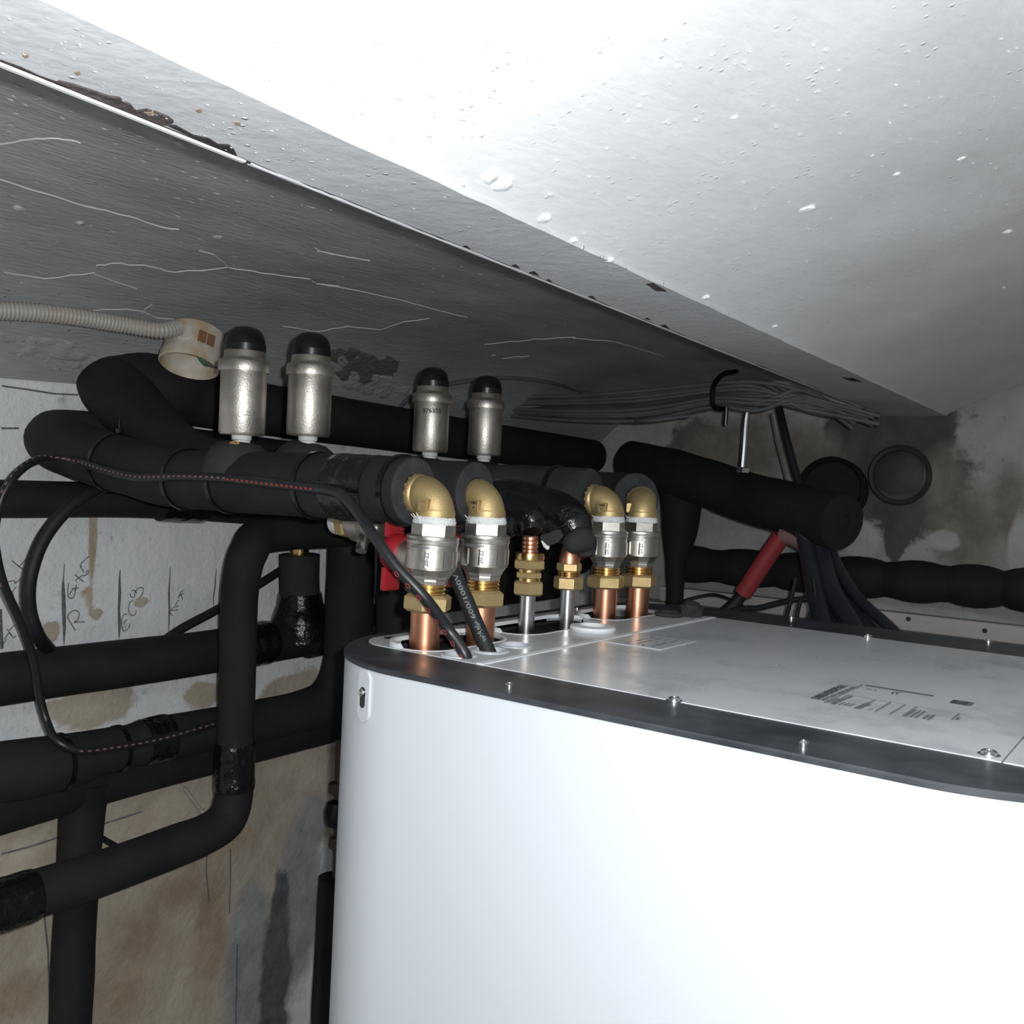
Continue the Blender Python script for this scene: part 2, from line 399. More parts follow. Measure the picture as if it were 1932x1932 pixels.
wall_left = struct(grid('wall_left', lw, 260, 140, 'wall_left'), 'white painted cellar wall with pencil notes and bare stained base')
stain_attr(wall_left, lambda x, y, z: (bare(y, z), rusty(y, z), cement(y, z), dark_band(y, z)))
lower = MB().box(WL-.05, WL, -.6, WB, 0, .61).build('wall_footing', 'paint_wall', wall_left)
dark = stain_list(wb, [(1610, 820, 60, 50), (1700, 840, 125, 90), (1705, 910, 125, 100), (1690, 1010, 22, 60), (1310, 850, 60, 60), (1560, 890, 60, 60)])
brown = stain_list(wb, [(1400, 850, 120, 60), (1830, 1000, 70, 90), (1780, 900, 40, 60), (1520, 850, 60, 50), (1900, 960, 30, 80)])
pale = stain_list(wb, [(1920, 1030, 20, 60), (1780, 1020, 30, 20), (1400, 1030, 80, 30), (1620, 1020, 40, 40), (1750, 1160, 200, 14)])
def bw(u, v):
    x = WL+(1.5-WL)*u; z = .9+(ZC+.33-.9)*v
    return x, WB+.004+wav(x, z, .007, 8), z
wall_back = struct(grid('wall_back', bw, 220, 110, 'wall_back'), 'rough stained plaster wall behind the heat pump')
stain_attr(wall_back, lambda x, y, z: (dark(x, z), brown(x, z), pale(x, z), 0))
MB().box(WL, 1.5, WB, WB+.05, 0, .91).build('wall_footing', 'paint_wall', wall_back)
struct(MB().box(WL-.05, 1.55, Y0-.05, WB+.05, -.06, 0).build('floor', 'floor'), 'concrete cellar floor')
struct(MB().box(1.5, 1.55, Y0, WB, 0, 2.2).build('wall_right', 'paint_wall'))
struct(MB().box(WL, 1.5, Y0-.05, Y0, 0, 2.2).build('wall_front', 'paint_wall'))
struct(MB().box(.65, 1.5, Y0, WB, ZF, ZF+.05).build('ceiling', 'paint_wall'), 'flat ceiling strip beside the vault')
struct(MB().box(WL-.05, WL, Y0, -.6, 0, ZC+.135).build('wall_left', 'paint_wall'))

# pencil notes on the left wall (pixel strokes laid on the wall plane)
def WLp(x, y): p = P(x, y, 'X', WL); p.x = WL+.0035; return p
def note(strokes, sc=4.025, ox=0, oy=960, w=.0013):
    mb = MB()
    for st in strokes:
        pts = [WLp(ox+x/sc, oy+y/sc) for x, y in st]
        mb.ribbon(smooth(pts, 4) if len(pts) > 2 else pts, w, (1, 0, 0), .0003)
    mb.build('pencil_note', 'pencil', wall_left)
note([[(560, 920), (530, 870), (500, 820)], [(500, 820), (520, 785), (560, 768), (590, 790), (582, 835), (548, 862)], [(548, 862), (585, 855), (632, 857)]])                          # R
note([[(510, 560), (503, 640), (515, 672), (545, 672), (560, 630), (556, 600)], [(515, 650), (545, 605)], [(530, 605), (590, 598)], [(568, 575), (560, 625)],
      [(555, 495), (590, 525), (625, 552)], [(560, 545), (590, 520), (615, 505)], [(612, 505), (632, 505), (655, 492), (665, 470), (650, 468), (640, 490)], [(595, 430), (612, 440)], [(625, 480), (600, 425), (640, 380), (665, 360)]])  # Exter
note([[(975, 868), (965, 905), (930, 925), (912, 880), (922, 810), (958, 795)], [(920, 870), (955, 840)]])                                         # E
note([[(1022, 770), (1015, 800), (985, 806), (965, 765), (975, 710), (1000, 695)]])                                                                   # C
note([[(975, 640), (985, 665), (1010, 668), (1015, 635), (1040, 600), (1075, 600), (1072, 640), (1045, 680)], [(990, 625), (1005, 615), (1030, 640)]])  # S
note([[(1300, 810), (1280, 780), (1310, 745), (1345, 735)], [(1290, 770), (1340, 765)], [(1320, 730), (1345, 690)], [(1345, 680), (1355, 640), (1385, 615)], [(1350, 660), (1385, 640)], [(1375, 690), (1360, 640)]])
note([[(80, 390), (120, 425), (165, 460)], [(130, 440), (190, 378)], [(45, 552), (100, 545), (105, 565), (150, 520)], [(75, 640), (112, 590)], [(95, 660), (60, 600)],
      [(20, 990), (60, 940), (90, 975), (110, 960)], [(45, 910), (75, 960)], [(60, 920), (100, 880)], [(0, 1040), (40, 985)], [(160, 780), (185, 790)]])
def wline(pts, w, sc=4.025):
    MB().ribbon([WLp(x/sc, 960+y/sc) for x, y in pts], w, (1, 0, 0), .0003).build('pencil_line', 'pencil', wall_left)
wline([(478, 415), (472, 520), (468, 580), (470, 640), (474, 760), (478, 900), (475, 1030)], [.001, .0015, .004, .005, .0055, .0045, .001])
wline([(902, 460), (897, 540), (898, 640), (893, 760), (897, 880), (893, 985)], [.001, .003, .0045, .0035, .0045, .001])
wline([(1282, 440), (1272, 640), (1275, 760), (1270, 940)], [.001, .003, .003, .001])
wline([(1632, 455), (1620, 600), (1608, 680), (1612, 740)], [.001, .0025, .0022, .001])
wline([(-8, 760), (4, 1060)], .004)
# cracks in the wall and old nail
for pts in ([(0, 728), (50, 735), (100, 743), (145, 745)], [(0, 808), (33, 808)], [(0, 1610), (50, 1597), (110, 1578)], [(190, 1554), (265, 1530)], [(388, 1612), (386, 1640), (392, 1700)],
            [(445, 1780), (442, 1932)], [(432, 1600), (432, 1660), (430, 1720)], [(80, 1720), (88, 1790), (92, 1932)]):
    MB().ribbon([WLp(*p) for p in pts], .0022, (1, 0, 0), .0003).build('wall_crack', 'pencil', wall_left)
nail = MB().tube([WLp(345, 1485), P(380, 1530, 'X', WL+.02)], .0028, 8, 0)
nail.lathe([(.005, 0), (.005, .003)], P(380, 1530, 'X', WL+.02), (.6, .5, -.5), 12)
tag(nail.build('nail', 'conduit', o=WLp(345, 1485)), 'rusty nail sticking out of the bare left wall between two black pipes', 'nail')

# cracks, chips and lumps of the ceiling
def zz(sc, ox, oy, pts): return [(ox+x/sc, oy+y/sc) for x, y in pts]
def crack(parent, pts, w=.0018):
    q = []
    for a, b in zip(pts, pts[1:]):
        for k in range(4): q.append((a[0]+(b[0]-a[0])*k/4+random.uniform(-1.2, 1.2), a[1]+(b[1]-a[1])*k/4+random.uniform(-1, 1)))
    q.append(pts[-1]); m = []
    for p in q:
        h = H(*p); h.z = surf(h.x, h.y)-.0035; m.append(h)
    MB().ribbon(m, [w*random.uniform(.12, .75) for _ in m], (0, 0, -1), .0012).build('paint_crack', 'crack', parent)
z1 = lambda p: zz(3.019, 0, 0, p)
z2 = lambda p: zz(2.76, 600, 200, p)
crack(ceil_l, z1([(0, 790), (170, 760), (330, 755), (460, 780)]), .0015)
crack(ceil_l, z1([(0, 990), (310, 1090), (560, 1165), (740, 1205), (920, 1270), (1020, 1280)]), .0014)
crack(ceil_l, z1([(20, 1530), (260, 1565), (400, 1545), (545, 1530), (555, 1490), (650, 1475), (820, 1490), (1000, 1530), (1300, 1500), (1480, 1530), (1770, 1570), (1800, 1595), (1932, 1610)]), .0022)
crack(ceil_l, z1([(1130, 1405), (1220, 1425), (1300, 1500)]), .002)
crack(ceil_l, z1([(540, 1540), (640, 1575), (780, 1620)]), .0013)
crack(ceil_l, z1([(430, 1750), (640, 1740), (790, 1745), (900, 1790), (1060, 1810), (1110, 1850)]), .0024)
crack(ceil_l, z1([(870, 1710), (830, 1740), (810, 1770)]), .003)
crack(ceil_l, z1([(1790, 1390), (1900, 1430)]), .0015)
crack(ceil_l, z2([(-180, 1130), (-80, 1145), (0, 1160), (150, 1130), (330, 1150), (450, 1110), (580, 1090)]), .0028)
crack(ceil_l, z2([(0, 735), (130, 760), (270, 785)]), .0013)
crack(ceil_l, z2([(0, 905), (130, 930), (420, 990), (560, 1030), (780, 1085)]), .0014)
crack(ceil_l, z2([(870, 1230), (1000, 1215), (1130, 1200), (1340, 1190)]), .002)
crack(ceil_l, z2([(960, 1300), (1100, 1290)]), .006)
crack(ceil_l, z2([(1330, 1195), (1530, 1210), (1800, 1290)]), .004)
def lumps(parent, lst, m):
    for x, y, s in lst:
        h = H(x, y); g = bmesh.new(); bmesh.ops.create_icosphere(g, subdivisions=2, radius=1)
        for v in g.verts: v.co *= 1+.35*noise.noise(v.co*2+Vector((x, y, 0)))
        bmesh.ops.scale(g, verts=g.verts, vec=(s, s*.75, s*.45)); bmesh.ops.translate(g, verts=g.verts, vec=h); b = MB(); b.addbm(g); b.build('plaster_lump', m, parent)
lumps(ceil_r, [(922, 336, .0065), (944, 348, .009), (1025, 412, .006), (1079, 453, .004), (1150, 490, .0045), (1524, 392, .006), (1512, 395, .005), (1812, 299, .004), (1690, 328, .004), (1383, 221, .003), (1642, 293, .003), (1900, 437, .005), (1330, 560, .005), (1892, 542, .003), (1460, 615, .004)], 'lump')
lumps(ceil_l, [(35, 393, .007), (410, 445, .008), (150, 420, .006), (930, 670, .006), (40, 533, .004), (440, 500, .003)], 'vault_far')
def patch(x0, x1, y0, y1, m, name, off, amp, seed, slope=0.):
    b = MB(); nu, nv = 22, 10
    for i in range(nu+1):
        for j in range(nv+1):
            u, v = i/nu, j/nv; px = x0+(x1-x0)*u; py = y0+(y1-y0)*v+slope*(px-x0)
            px += 14*noise.noise(Vector((u*4, v*4, seed))); py += 9*noise.noise(Vector((u*5, v*3, seed+5)))
            h = H(px, py); d = (CAM-h).normalized(); edge = min(1, 5*u*(1-u)*4*v*(1-v)*2)
            b.v.append(h+d*(edge*(off+amp*noise.fractal(h*38+Vector((seed, 0, 0)), 1., 2., 4))-.004*(1-edge)))
    for i in range(nu):
        for j in range(nv): a = i*(nv+1)+j; b.f.append((a, a+1, a+nv+2, a+nv+1))
    b.build(name, m, ceil_l, ang=60)
patch(-30, 175, 612, 660, 'vault_far', 'plaster_patch', .003, .006, 2., .16)
patch(20, 165, 655, 690, 'plaster_grey', 'plaster_patch', .0015, .004, 4., .12)
patch(610, 755, 648, 712, 'plaster_dark', 'plaster_hole', .001, .006, 9., .16)
patch(640, 790, 690, 735, 'plaster_grey', 'plaster_patch', .0005, .0045, 7., .18)
def specks(parent, x0, x1, y0, y1, n, s0, s1, m, ok, ln):
    b = MB(); c = 0
    while c < n:
        px, py = random.uniform(x0, x1), random.uniform(y0, y1)
        if not ok(px, py): continue
        h = H(px, py); h.z = surf(h.x, h.y)-.0012; r = random.uniform(s0, s1); L_ = r*random.uniform(1, ln); i = len(b.v); a0 = random.uniform(-.3, .3)
        for k in range(5): a = k/5*2*pi; b.v.append(h+Vector((r*cos(a)+a0*L_*sin(a), L_*sin(a), 0)))
        b.v.append(h+Vector((0, 0, -r*.7))); b.f += [(i+(k+1) % 5, i+k, i+5) for k in range(5)]; c += 1
    o = b.build('paint_speck', m, parent, ang=80); o['kind'] = 'stuff'
up = lambda x: 50+.458*(x-182); dn_ = lambda x: 116+.4*x
specks(ceil_l, -20, 1500, 120, 720, 260, .0006, .0019, 'crack', lambda x, y: dn_(x)+12 < y < min(720, 560+.12*x), 4)
specks(ceil_r, 300, 1932, 60, 800, 240, .0005, .0014, 'lump', lambda x, y: y < up(x)-15, 2.2)
specks(beam, 0, 1750, 20, 810, 150, .00025, .0007, 'lump', lambda x, y: up(x)+10 < y < dn_(x)-10, 3)
# flaked paint along the beam's edge
def flake(pts, m, dz=-.0006):
    b = MB(); q = []
    for x, y in pts: p = P(x, y, 'Z', ZF); p.z += dz; q.append(p)
    lo = len(b.v); b.v += q; b.v += [p+Vector((0, 0, .0015)) for p in q]; k = len(q)
    c = sum(q, Vector())/k
    b.f.append(tuple(range(k)))
    for i in range(k): b.f.append((i, (i+1) % k, k+(i+1) % k, k+i))
    b.build('paint_flake', m, beam, flat=True)
flake(z1([(310, 470), (340, 458), (420, 478), (520, 510), (620, 545), (680, 552), (700, 575), (740, 590), (770, 630), (840, 622), (900, 640), (960, 665), (990, 690), (960, 712), (880, 700), (780, 655), (650, 600), (500, 545), (400, 500)]), 'rust')
flake(z1([(960, 712), (1000, 716), (1100, 770), (1190, 790), (1240, 820), (1300, 825), (1330, 845), (1350, 885), (1290, 862), (1180, 815), (1080, 770)]), 'rust_dark')
flake(z1([(0, 345), (120, 385), (220, 430), (320, 465), (400, 500), (300, 468), (200, 428), (100, 388)]), 'rust_dark')
flake(z1([(820, 630), (870, 630), (890, 645), (850, 650)]), 'stain', -.0009)
for x, y in ((48, 104), (146, 137), (375, 208), (447, 232)): flake([(x-6, y-2), (x+2, y-4), (x+7, y+1), (x, y+4)], 'stain')
for x, y, s in ((880, 467, 7), (973, 503, 8), (1008, 517, 10), (1036, 529, 5), (1117, 562, 8), (1222, 602, 5), (1255, 617, 9)): flake([(x-s, y-s*.36), (x, y-s*.55), (x+s, y+s*.35), (x+s*.3, y+s*.1), (x-s*.4, y-s*.1)], 'rust_dark')
flake([(1219, 535), (1232, 533), (1244, 541), (1258, 549), (1238, 548)], 'rust'); flake([(1588, 712), (1610, 713), (1628, 720), (1605, 718)], 'rust_dark')
b = MB(); pts = [P(x, 116+.4*x+1, 'Z', ZF) for x in range(-60, 470, 20)]
b.ribbon([p+Vector((0, 0, -.0008)) for p in pts], .0042, (0, 0, -1), .001); b.build('steel_edge', 'edge', beam)
b = MB(); pts = [P(x, 116+.4*x+1, 'Z', ZF) for x in range(470, 1790, 15)]
b.ribbon([p+Vector((0, 0, -.0006)) for p in pts], [random.uniform(.0006, .004) for _ in pts], (0, 0, -1), .0012); b.build('paint_ridge', 'crack', beam)

# ------------------------------------------------------------------ the heat pump cabinet
def rr(x0, x1, y0, y1, r, n=14, rad=None):
    R = rad or (r, r, r, r); out = []
    for (cx, cy, q, rd) in ((x0+R[0], y0+R[0], pi, R[0]), (x1-R[1], y0+R[1], 1.5*pi, R[1]), (x1-R[2], y1-R[2], 0, R[2]), (x0+R[3], y1-R[3], .5*pi, R[3])):
        m = n if rd > 1e-4 else 0
        for k in range(m+1):
            t = q+.5*pi*k/max(m, 1); out.append((cx+rd*cos(t), cy+rd*sin(t)))
    return out
UX0, UX1, UY0, UY1 = -.615, .01, .533, 1.135
unit = thing('heat_pump_unit', 'tall white heat pump cabinet with black rim and grey top, pipes rising from its top', 'heat pump', (-.3, .834, 0))
UO = unit.location
outer = rr(UX0, UX1, UY0, UY1, .13, 24)
inner_all = rr(-.600, -.005, .602, 1.043, .035, 10)
MB().prism(rr(UX0+.001, UX1-.001, UY0+.001, UY1-.001, .129, 24), 0.02, ZT-.004, [rr(-.600, -.005, .602, 1.043, .035, 10)]).build('casing', 'white_case', unit, UO, 30)
MB().prism(rr(UX0+.03, UX1-.03, UY0+.03, UY1-.03, .1), 0, .02).build('plinth', 'rim', unit, UO)
# black rim: a raised band with rounded outer lip and cut-out for the plates
b = MB(); lv = [(0, -.004), (0, -.0012), (.0012, 0)]
rings = []
for off, z in lv:
    i = len(b.v); o2 = rr(UX0+off, UX1-off, UY0+off, UY1-off, .13-off, 24); b.v += [Vector((x, y, ZT+z)) for x, y in o2]; rings.append(i)
n = len(outer)
for a, c in zip(rings, rings[1:]): b.bridge(a, c, n)
b.prism(rr(UX0+.0012, UX1-.0012, UY0+.0012, UY1-.0012, .1288, 24), ZT-.003, ZT, [inner_all])
b.build('top_rim', 'rim', unit, UO, 40)
HX = -.5435
def stad(y0, y1, w=.0285, cx=HX): return rr(cx-w, cx+w, y0, y1, w-.001, 12)
def circ(cx, cy, r, n=24): return [(cx+r*cos(2*pi*k/n), cy+r*sin(2*pi*k/n)) for k in range(n)]
SL = [stad(.6085, .729), stad(.749, .893), stad(.912, 1.030)]
RND = [(P(866, 1237, 'Z', ZT), .0125), (P(925, 1229, 'Z', ZT), .0135), (P(972, 1218.5, 'Z', ZT), .0125)]
strip = rr(-.5995, -.4622, .6025, 1.0425, .03, 10, (.035, 0, 0, .035))
MB().prism(strip, ZT-.002, ZT+.0005, [*SL, *[circ(p.x, p.y, r) for p, r in RND]]).build('connection_plate', 'plate_strip', unit, UO)
MB().prism(rr(-.601, -.457, .6015, 1.044, .03, 6), ZT-.016, ZT-.012).build('pipe_tray', 'dark_tray', unit, UO)
MB().prism(rr(-.5995, -.4575, .6025, 1.0435, .03, 6), ZT-.0125, ZT-.0022, [rr(-.5965, -.4605, .6055, 1.0405, .03, 6)]).build('tray_wall', 'dark_tray', unit, UO)
MB().box(-.4620, -.4556, .6025, 1.0425, ZT-.004, ZT+.0012).build('white_seam', 'white_plastic', unit, UO)
MB().prism(rr(-.4555, -.0882, .6025, 1.0425, 0, 1, (0, 0, 0, 0)), ZT-.002, ZT+.0006).build('cover_plate', 'plate', unit, UO)
MB().prism(rr(-.0872, -.0055, .6025, 1.0425, 0, 10, (0, .03, .03, 0)), ZT-.002, ZT+.0006).build('cover_plate', 'plate', unit, UO)
for lp in SL:   # white edging of the three pipe openings, higher at the back
    b = MB(); n = len(lp); cx = sum(p[0] for p in lp)/n; cy = sum(p[1] for p in lp)/n; I = []
    for k in (0, 1, 2, 3):
        i = len(b.v); I.append(i)
        for x, y in lp:
            d = Vector((x-cx, y-cy, 0)).normalized(); hgt = .0042 if x < cx-.004 else .0008
            o, z = ((0, -.002), (0, hgt), (.0035, hgt), (.0035, 0))[k]; b.v.append(Vector((x+d.x*o, y+d.y*o, ZT+z)))
    for a, c in zip(I, I[1:]): b.bridge(a, c, n)
    b.build('opening_rim', 'white_plastic', unit, UO, 40)
for p, r in RND:
    b = MB(); b.lathe([(r-.0012, -.016), (r-.0012, .001), (r, .0018), (r+.0028, .001), (r+.003, 0)], (p.x, p.y, ZT), (0, 0, 1), 28, False); b.build('cable_grommet', 'grey_plastic', unit, UO)
# screws on plate and rim
def screw(px, py, s, flange=True):
    p = P(px, py, 'Z', ZT+.001); b = MB()
    pr = [(s*1.35, -.001), (s*1.35, .0004)] if flange else [(s, -.001)]
    b.lathe(pr+[(s, .0006), (s*.97, s*.45), (s*.7, s*.62), (s*.4, s*.64), (s*.34, s*.4), (0, s*.38)], p, (0, 0, 1), 16); b.build('screw', 'chrome', unit, UO)
screw(1272, 1322, .0042); screw(1866, 1424, .0046); screw(961, 1294, .0032, False); screw(1516, 1404, .0034, False)
screw(1637, 1202, .0045); screw(1493, 1167, .004, False); screw(1865, 1212, .004, False); screw(1089, 1149, .003, False)
# keyhole recess on the rounded corner
c0 = Vector((UX0+.13, UY0+.13, 0)); q = P(686, 1275, 'Y', .56); th = atan2(.5405-c0.y-.0, -.557+.04-c0.x)
best = None
for k in range(400):
    t = pi+.5*pi*k/400; s = c0+Vector((cos(t), sin(t), 0))*.13; s.z = ZT-.03; d = s-CAM
    x = 966+F*d.dot(RR)/d.dot(fw)
    if best is None or abs(x-686) < best[0]: best = (abs(x-686), t)
kt = best[1]
def kp(a, z, o): t = kt+a/.13; s = c0+Vector((cos(t), sin(t), 0))*(.13+o); return Vector((s.x, s.y, ZT+z))
def kslot(w, z0, z1, o0, o1, name, m, n=12):
    b = MB(); lp = rr(-w, w, z0, z1, w-.0002, n); I = []
    for o, s in ((o0, 1.0), (o1, 1.0), (o1, .80)):
        i = len(b.v); I.append(i); zc = (z0+z1)/2
        for a, z in lp: b.v.append(kp(a*s, zc+(z-zc)*(1-(1-s)*w/((z1-z0)/2)*1.2), o))
    for a, c in zip(I, I[1:]): b.bridge(a, c, len(lp))
    b.cap(I[-1], len(lp)); return b.build(name, m, unit, UO, 30)
kslot(.0085, -.045, -.004, -.001, .0012, 'keyhole_plate', 'white_case')
kslot(.0034, -.034, -.018, 0, .0016, 'keyhole', 'cap')
b = MB(); b.lathe([(.003, 0), (.003, .0016), (.0015, .003)], kp(0, -.022, .0014), (cos(kt), sin(kt), 0), 12); b.build('keyhole_screw', 'chrome', unit, UO)
# stickers and prints on the cover plate
PZ = ZT+.0007
def zp(px, py, o=.0): p = P(px, py, 'Z', PZ); p.z = PZ+o; return p
def stroke(pts, w, m, name='label_print', parent=None): b = MB(); b.ribbon([zp(*p, .0006) for p in pts], w, (0, 0, 1), .0002); return b.build(name, m, parent or unit, UO)
a, c, d = zp(1143, 1212), zp(1247, 1227), zp(1313, 1211); e = a+(d-c)
b = MB(); b.v = [v+Vector((0, 0, o)) for o in (0, .0004) for v in (a, c, d, e)]; b.f = [(4, 5, 6, 7), (0, 1, 5, 4), (1, 2, 6, 5), (2, 3, 7, 6), (3, 0, 4, 7)]
st1 = b.build('caution_sticker', 'sticker', unit, UO); stroke([(1143, 1212), (1247, 1227), (1313, 1211)], .0018, 'white_plastic', 'sticker_edge', st1)
b = MB()
for k in range(9):
    for j in range(4):
        if random.random() < .62:
            s = a+(c-a)*(.28+.15*j+.02*random.random())+(d-c)*(.12+.085*k); b.ribbon([s+Vector((0, 0, .0006)), s+(d-c)*.05+Vector((0, 0, .0006))], .0022*random.uniform(.6, 1.3), (0, 0, 1), .0001)
b.build('sticker_text', 'ink_soft', st1, UO)
# rating plate: text runs along +Y, lines step along +X
o0 = zp(1533, 1318); ey = Vector((0, 1, 0)); ex = Vector((1, 0, 0))
def lbl(txt, size, x, y, m='ink', bold=0., width=None):
    b = MB(); base = Vector((o0.x+x, o0.y+y, PZ+.0004)); put_text(b, txt, size, lambda u, v, w: base+ey*u-ex*v, bold, width); return b.build('rating_text', m, unit, UO, flat=True)
lbl('DAIKIN EUROPE N.V.', .0085, .0045, 0, bold=.0004, width=.068)
def rp(px, py): return px/5.084+1500, 1270+py/5.084
for l, w in (([(275, 290), (650, 115)], .0008), ([(350, 300), (515, 215)], .0008), ([(580, 345), (770, 262)], .0009), ([(765, 375), (920, 283)], .0009), ([(905, 400), (1060, 308)], .0009),
             ([(1030, 418), (1172, 328)], .0009), ([(1500, 450), (1575, 396)], .0009), ([(500, 210), (770, 262), (1160, 325), (1640, 405)], .0004)):
    stroke([rp(*p) for p in l], w, 'ink_soft', 'rating_line')
def rows(p0, p1, n, gap, w, m='ink_soft'):
    s, t = zp(*rp(*p0)), zp(*rp(*p1)); b = MB(); L = t-s
    for k in range(n):
        q = 0
        while q < 1:
            u = random.uniform(.06, .2); b.ribbon([s+ex*gap*k+L*q+Vector((0, 0, .0004)), s+ex*gap*k+L*min(1, q+u)+Vector((0, 0, .0004))], w, (0, 0, 1), .0001); q += u+.04
    b.build('rating_text', m, unit, UO)
rows((262, 262), (575, 133), 1, .003, .0024); rows((310, 285), (420, 245), 2, .0028, .0018); rows((370, 300), (550, 222), 1, .0028, .002); rows((420, 305), (480, 285), 3, .0032, .0016)
rows((575, 338), (690, 292), 2, .0026, .002); rows((700, 355), (745, 350), 1, .003, .0016); rows((1060, 415), (1160, 355), 3, .003, .0016); rows((1230, 440), (1290, 405), 1, .003, .002); rows((1275, 452), (1335, 405), 1, .003, .002); rows((1545, 450), (1580, 428), 1, .003, .002)
stroke([rp(680, 122), rp(1330, 225)], .0026, 'ink', 'rating_line'); stroke([rp(680, 155), rp(740, 160)], .0018, 'ink_soft'); stroke([rp(765, 168), rp(780, 170)], .003, 'ink_soft')
b = MB()
for cx, cy in ((960, 195), (1005, 198)): b.ribbon([zp(*rp(cx+30*cos(t), cy+10*sin(t)), .0003) for t in [x*.35+2.2 for x in range(10)]], .001, (0, 0, 1), .0001)
b.build('rating_mark', 'ink', unit, UO)
b = MB(); s, t = zp(*rp(1480, 285)), zp(*rp(1720, 322)); dY = zp(*rp(1520, 258))-s   # barcode bars
for k in range(34):
    if random.random() < .7: q = s+(t-s)*(k/34); b.ribbon([q+Vector((0, 0, .0003)), q+dY+Vector((0, 0, .0003))], .0011*random.uniform(.5, 1.5), (0, 0, 1), .0001)
b.build('barcode', 'ink_soft', unit, UO)
# loose ring plug and rubber caps lying on the unit
p = P(1118, 1190, 'Z', ZT); b = MB(); b.lathe([(.0115, 0), (.022, 0), (.0235, .002), (.0225, .0045), (.014, .0055), (.0125, .003), (.0115, .002), (.0115, 0)], (p.x, p.y, ZT+.0005), (0, 0, 1), 36, False)
tag(b.build('ring_plug', 'white_plastic', o=(p.x, p.y, ZT)), 'white plastic ring plug lying loose beside the steel pipes', 'ring plug')
p = P(1262, 1163, 'Z', ZT); rc = thing('rubber_cap', 'small black rubber caps lying beside the farthest copper pipe', 'rubber cap', (p.x, p.y, ZT))
b = MB(); b.lathe([(.015, .0005), (.0165, .002), (.0160, .0045), (.011, .0055), (.0098, .0075), (.0, .0080)], p, (0, 0, 1), 24); b.build('cap', 'foam_cut', rc, rc.location)
p2 = p+Vector((.018, .020, .007)); b = MB(); b.lathe([(.012, -.0065), (.0145, -.004), (.0145, .004), (.010, .0065), (.0088, .0095), (0, .0098)], p2, (.18, -.2, .9), 7); b.build('cap', 'foam_cut', rc, rc.location)
p = P(738, 1204, 'Z', ZT+.0006); b = MB(); b.lathe([(0, .0001), (.0065, .0001), (.0062, .0005), (0, .0004)], p, (0, 0, 1), 20, False); b.build('blank_hole', 'dark_tray', unit, UO)

# ------------------------------------------------------------------ risers: copper and steel pipes, valves, elbows
AX = [(-.5435, .634), (-.538, .705), (-.547, .792), (-.543, .860), (-.5515, .953), (-.537, 1.003)]
names = ['nearest copper pipe in the row, under the first ball valve', 'second copper pipe from the front, beside the lettered black cable', 'third copper pipe, just beyond the two steel pipes', 'farthest copper pipe in the row, beside the rubber caps']
cp = None
for k, i in enumerate((0, 1, 4, 5)):
    if cp is None:
        b = MB(); b.lathe([(.0130, -.0135), (.0131, .040)], (0, 0, 0), (0, 0, 1), 32); cp = b.build('copper_pipe', 'copper'); o = cp
    else: o = cp.copy(); COL.objects.link(o)
    o.location = A(*AX[i], 0); tag(o, names[k], 'copper pipe', 'copper pipes rising from the heat pump')
b = MB(); b.lathe([(.0079, -.0135), (.0079, .042)], (0, 0, 0), (0, 0, 1), 28); sp = b.build('steel_pipe', 'steel'); sp2 = sp.copy(); COL.objects.link(sp2)
for o, i, s in ((sp, 2, 'shiny steel pipe under the taller stacked brass fitting'), (sp2, 3, 'shiny steel pipe under the shorter brass fitting, farther from the camera')):
    o.location = A(*AX[i], 0); tag(o, s, 'steel pipe', 'steel pipes rising from the heat pump')
def on_cyl(r, a0, z0, o=0., vert=False):
    def f(u, v, w):
        if vert: th = a0-v/r; z = z0+u
        else: th = a0+(u-w/2)/r; z = z0+v
        return Vector(((r+o)*cos(th), (r+o)*sin(th), z))
    return f
FACE = atan2(-.66, .55)                         # side of a riser that looks towards the camera
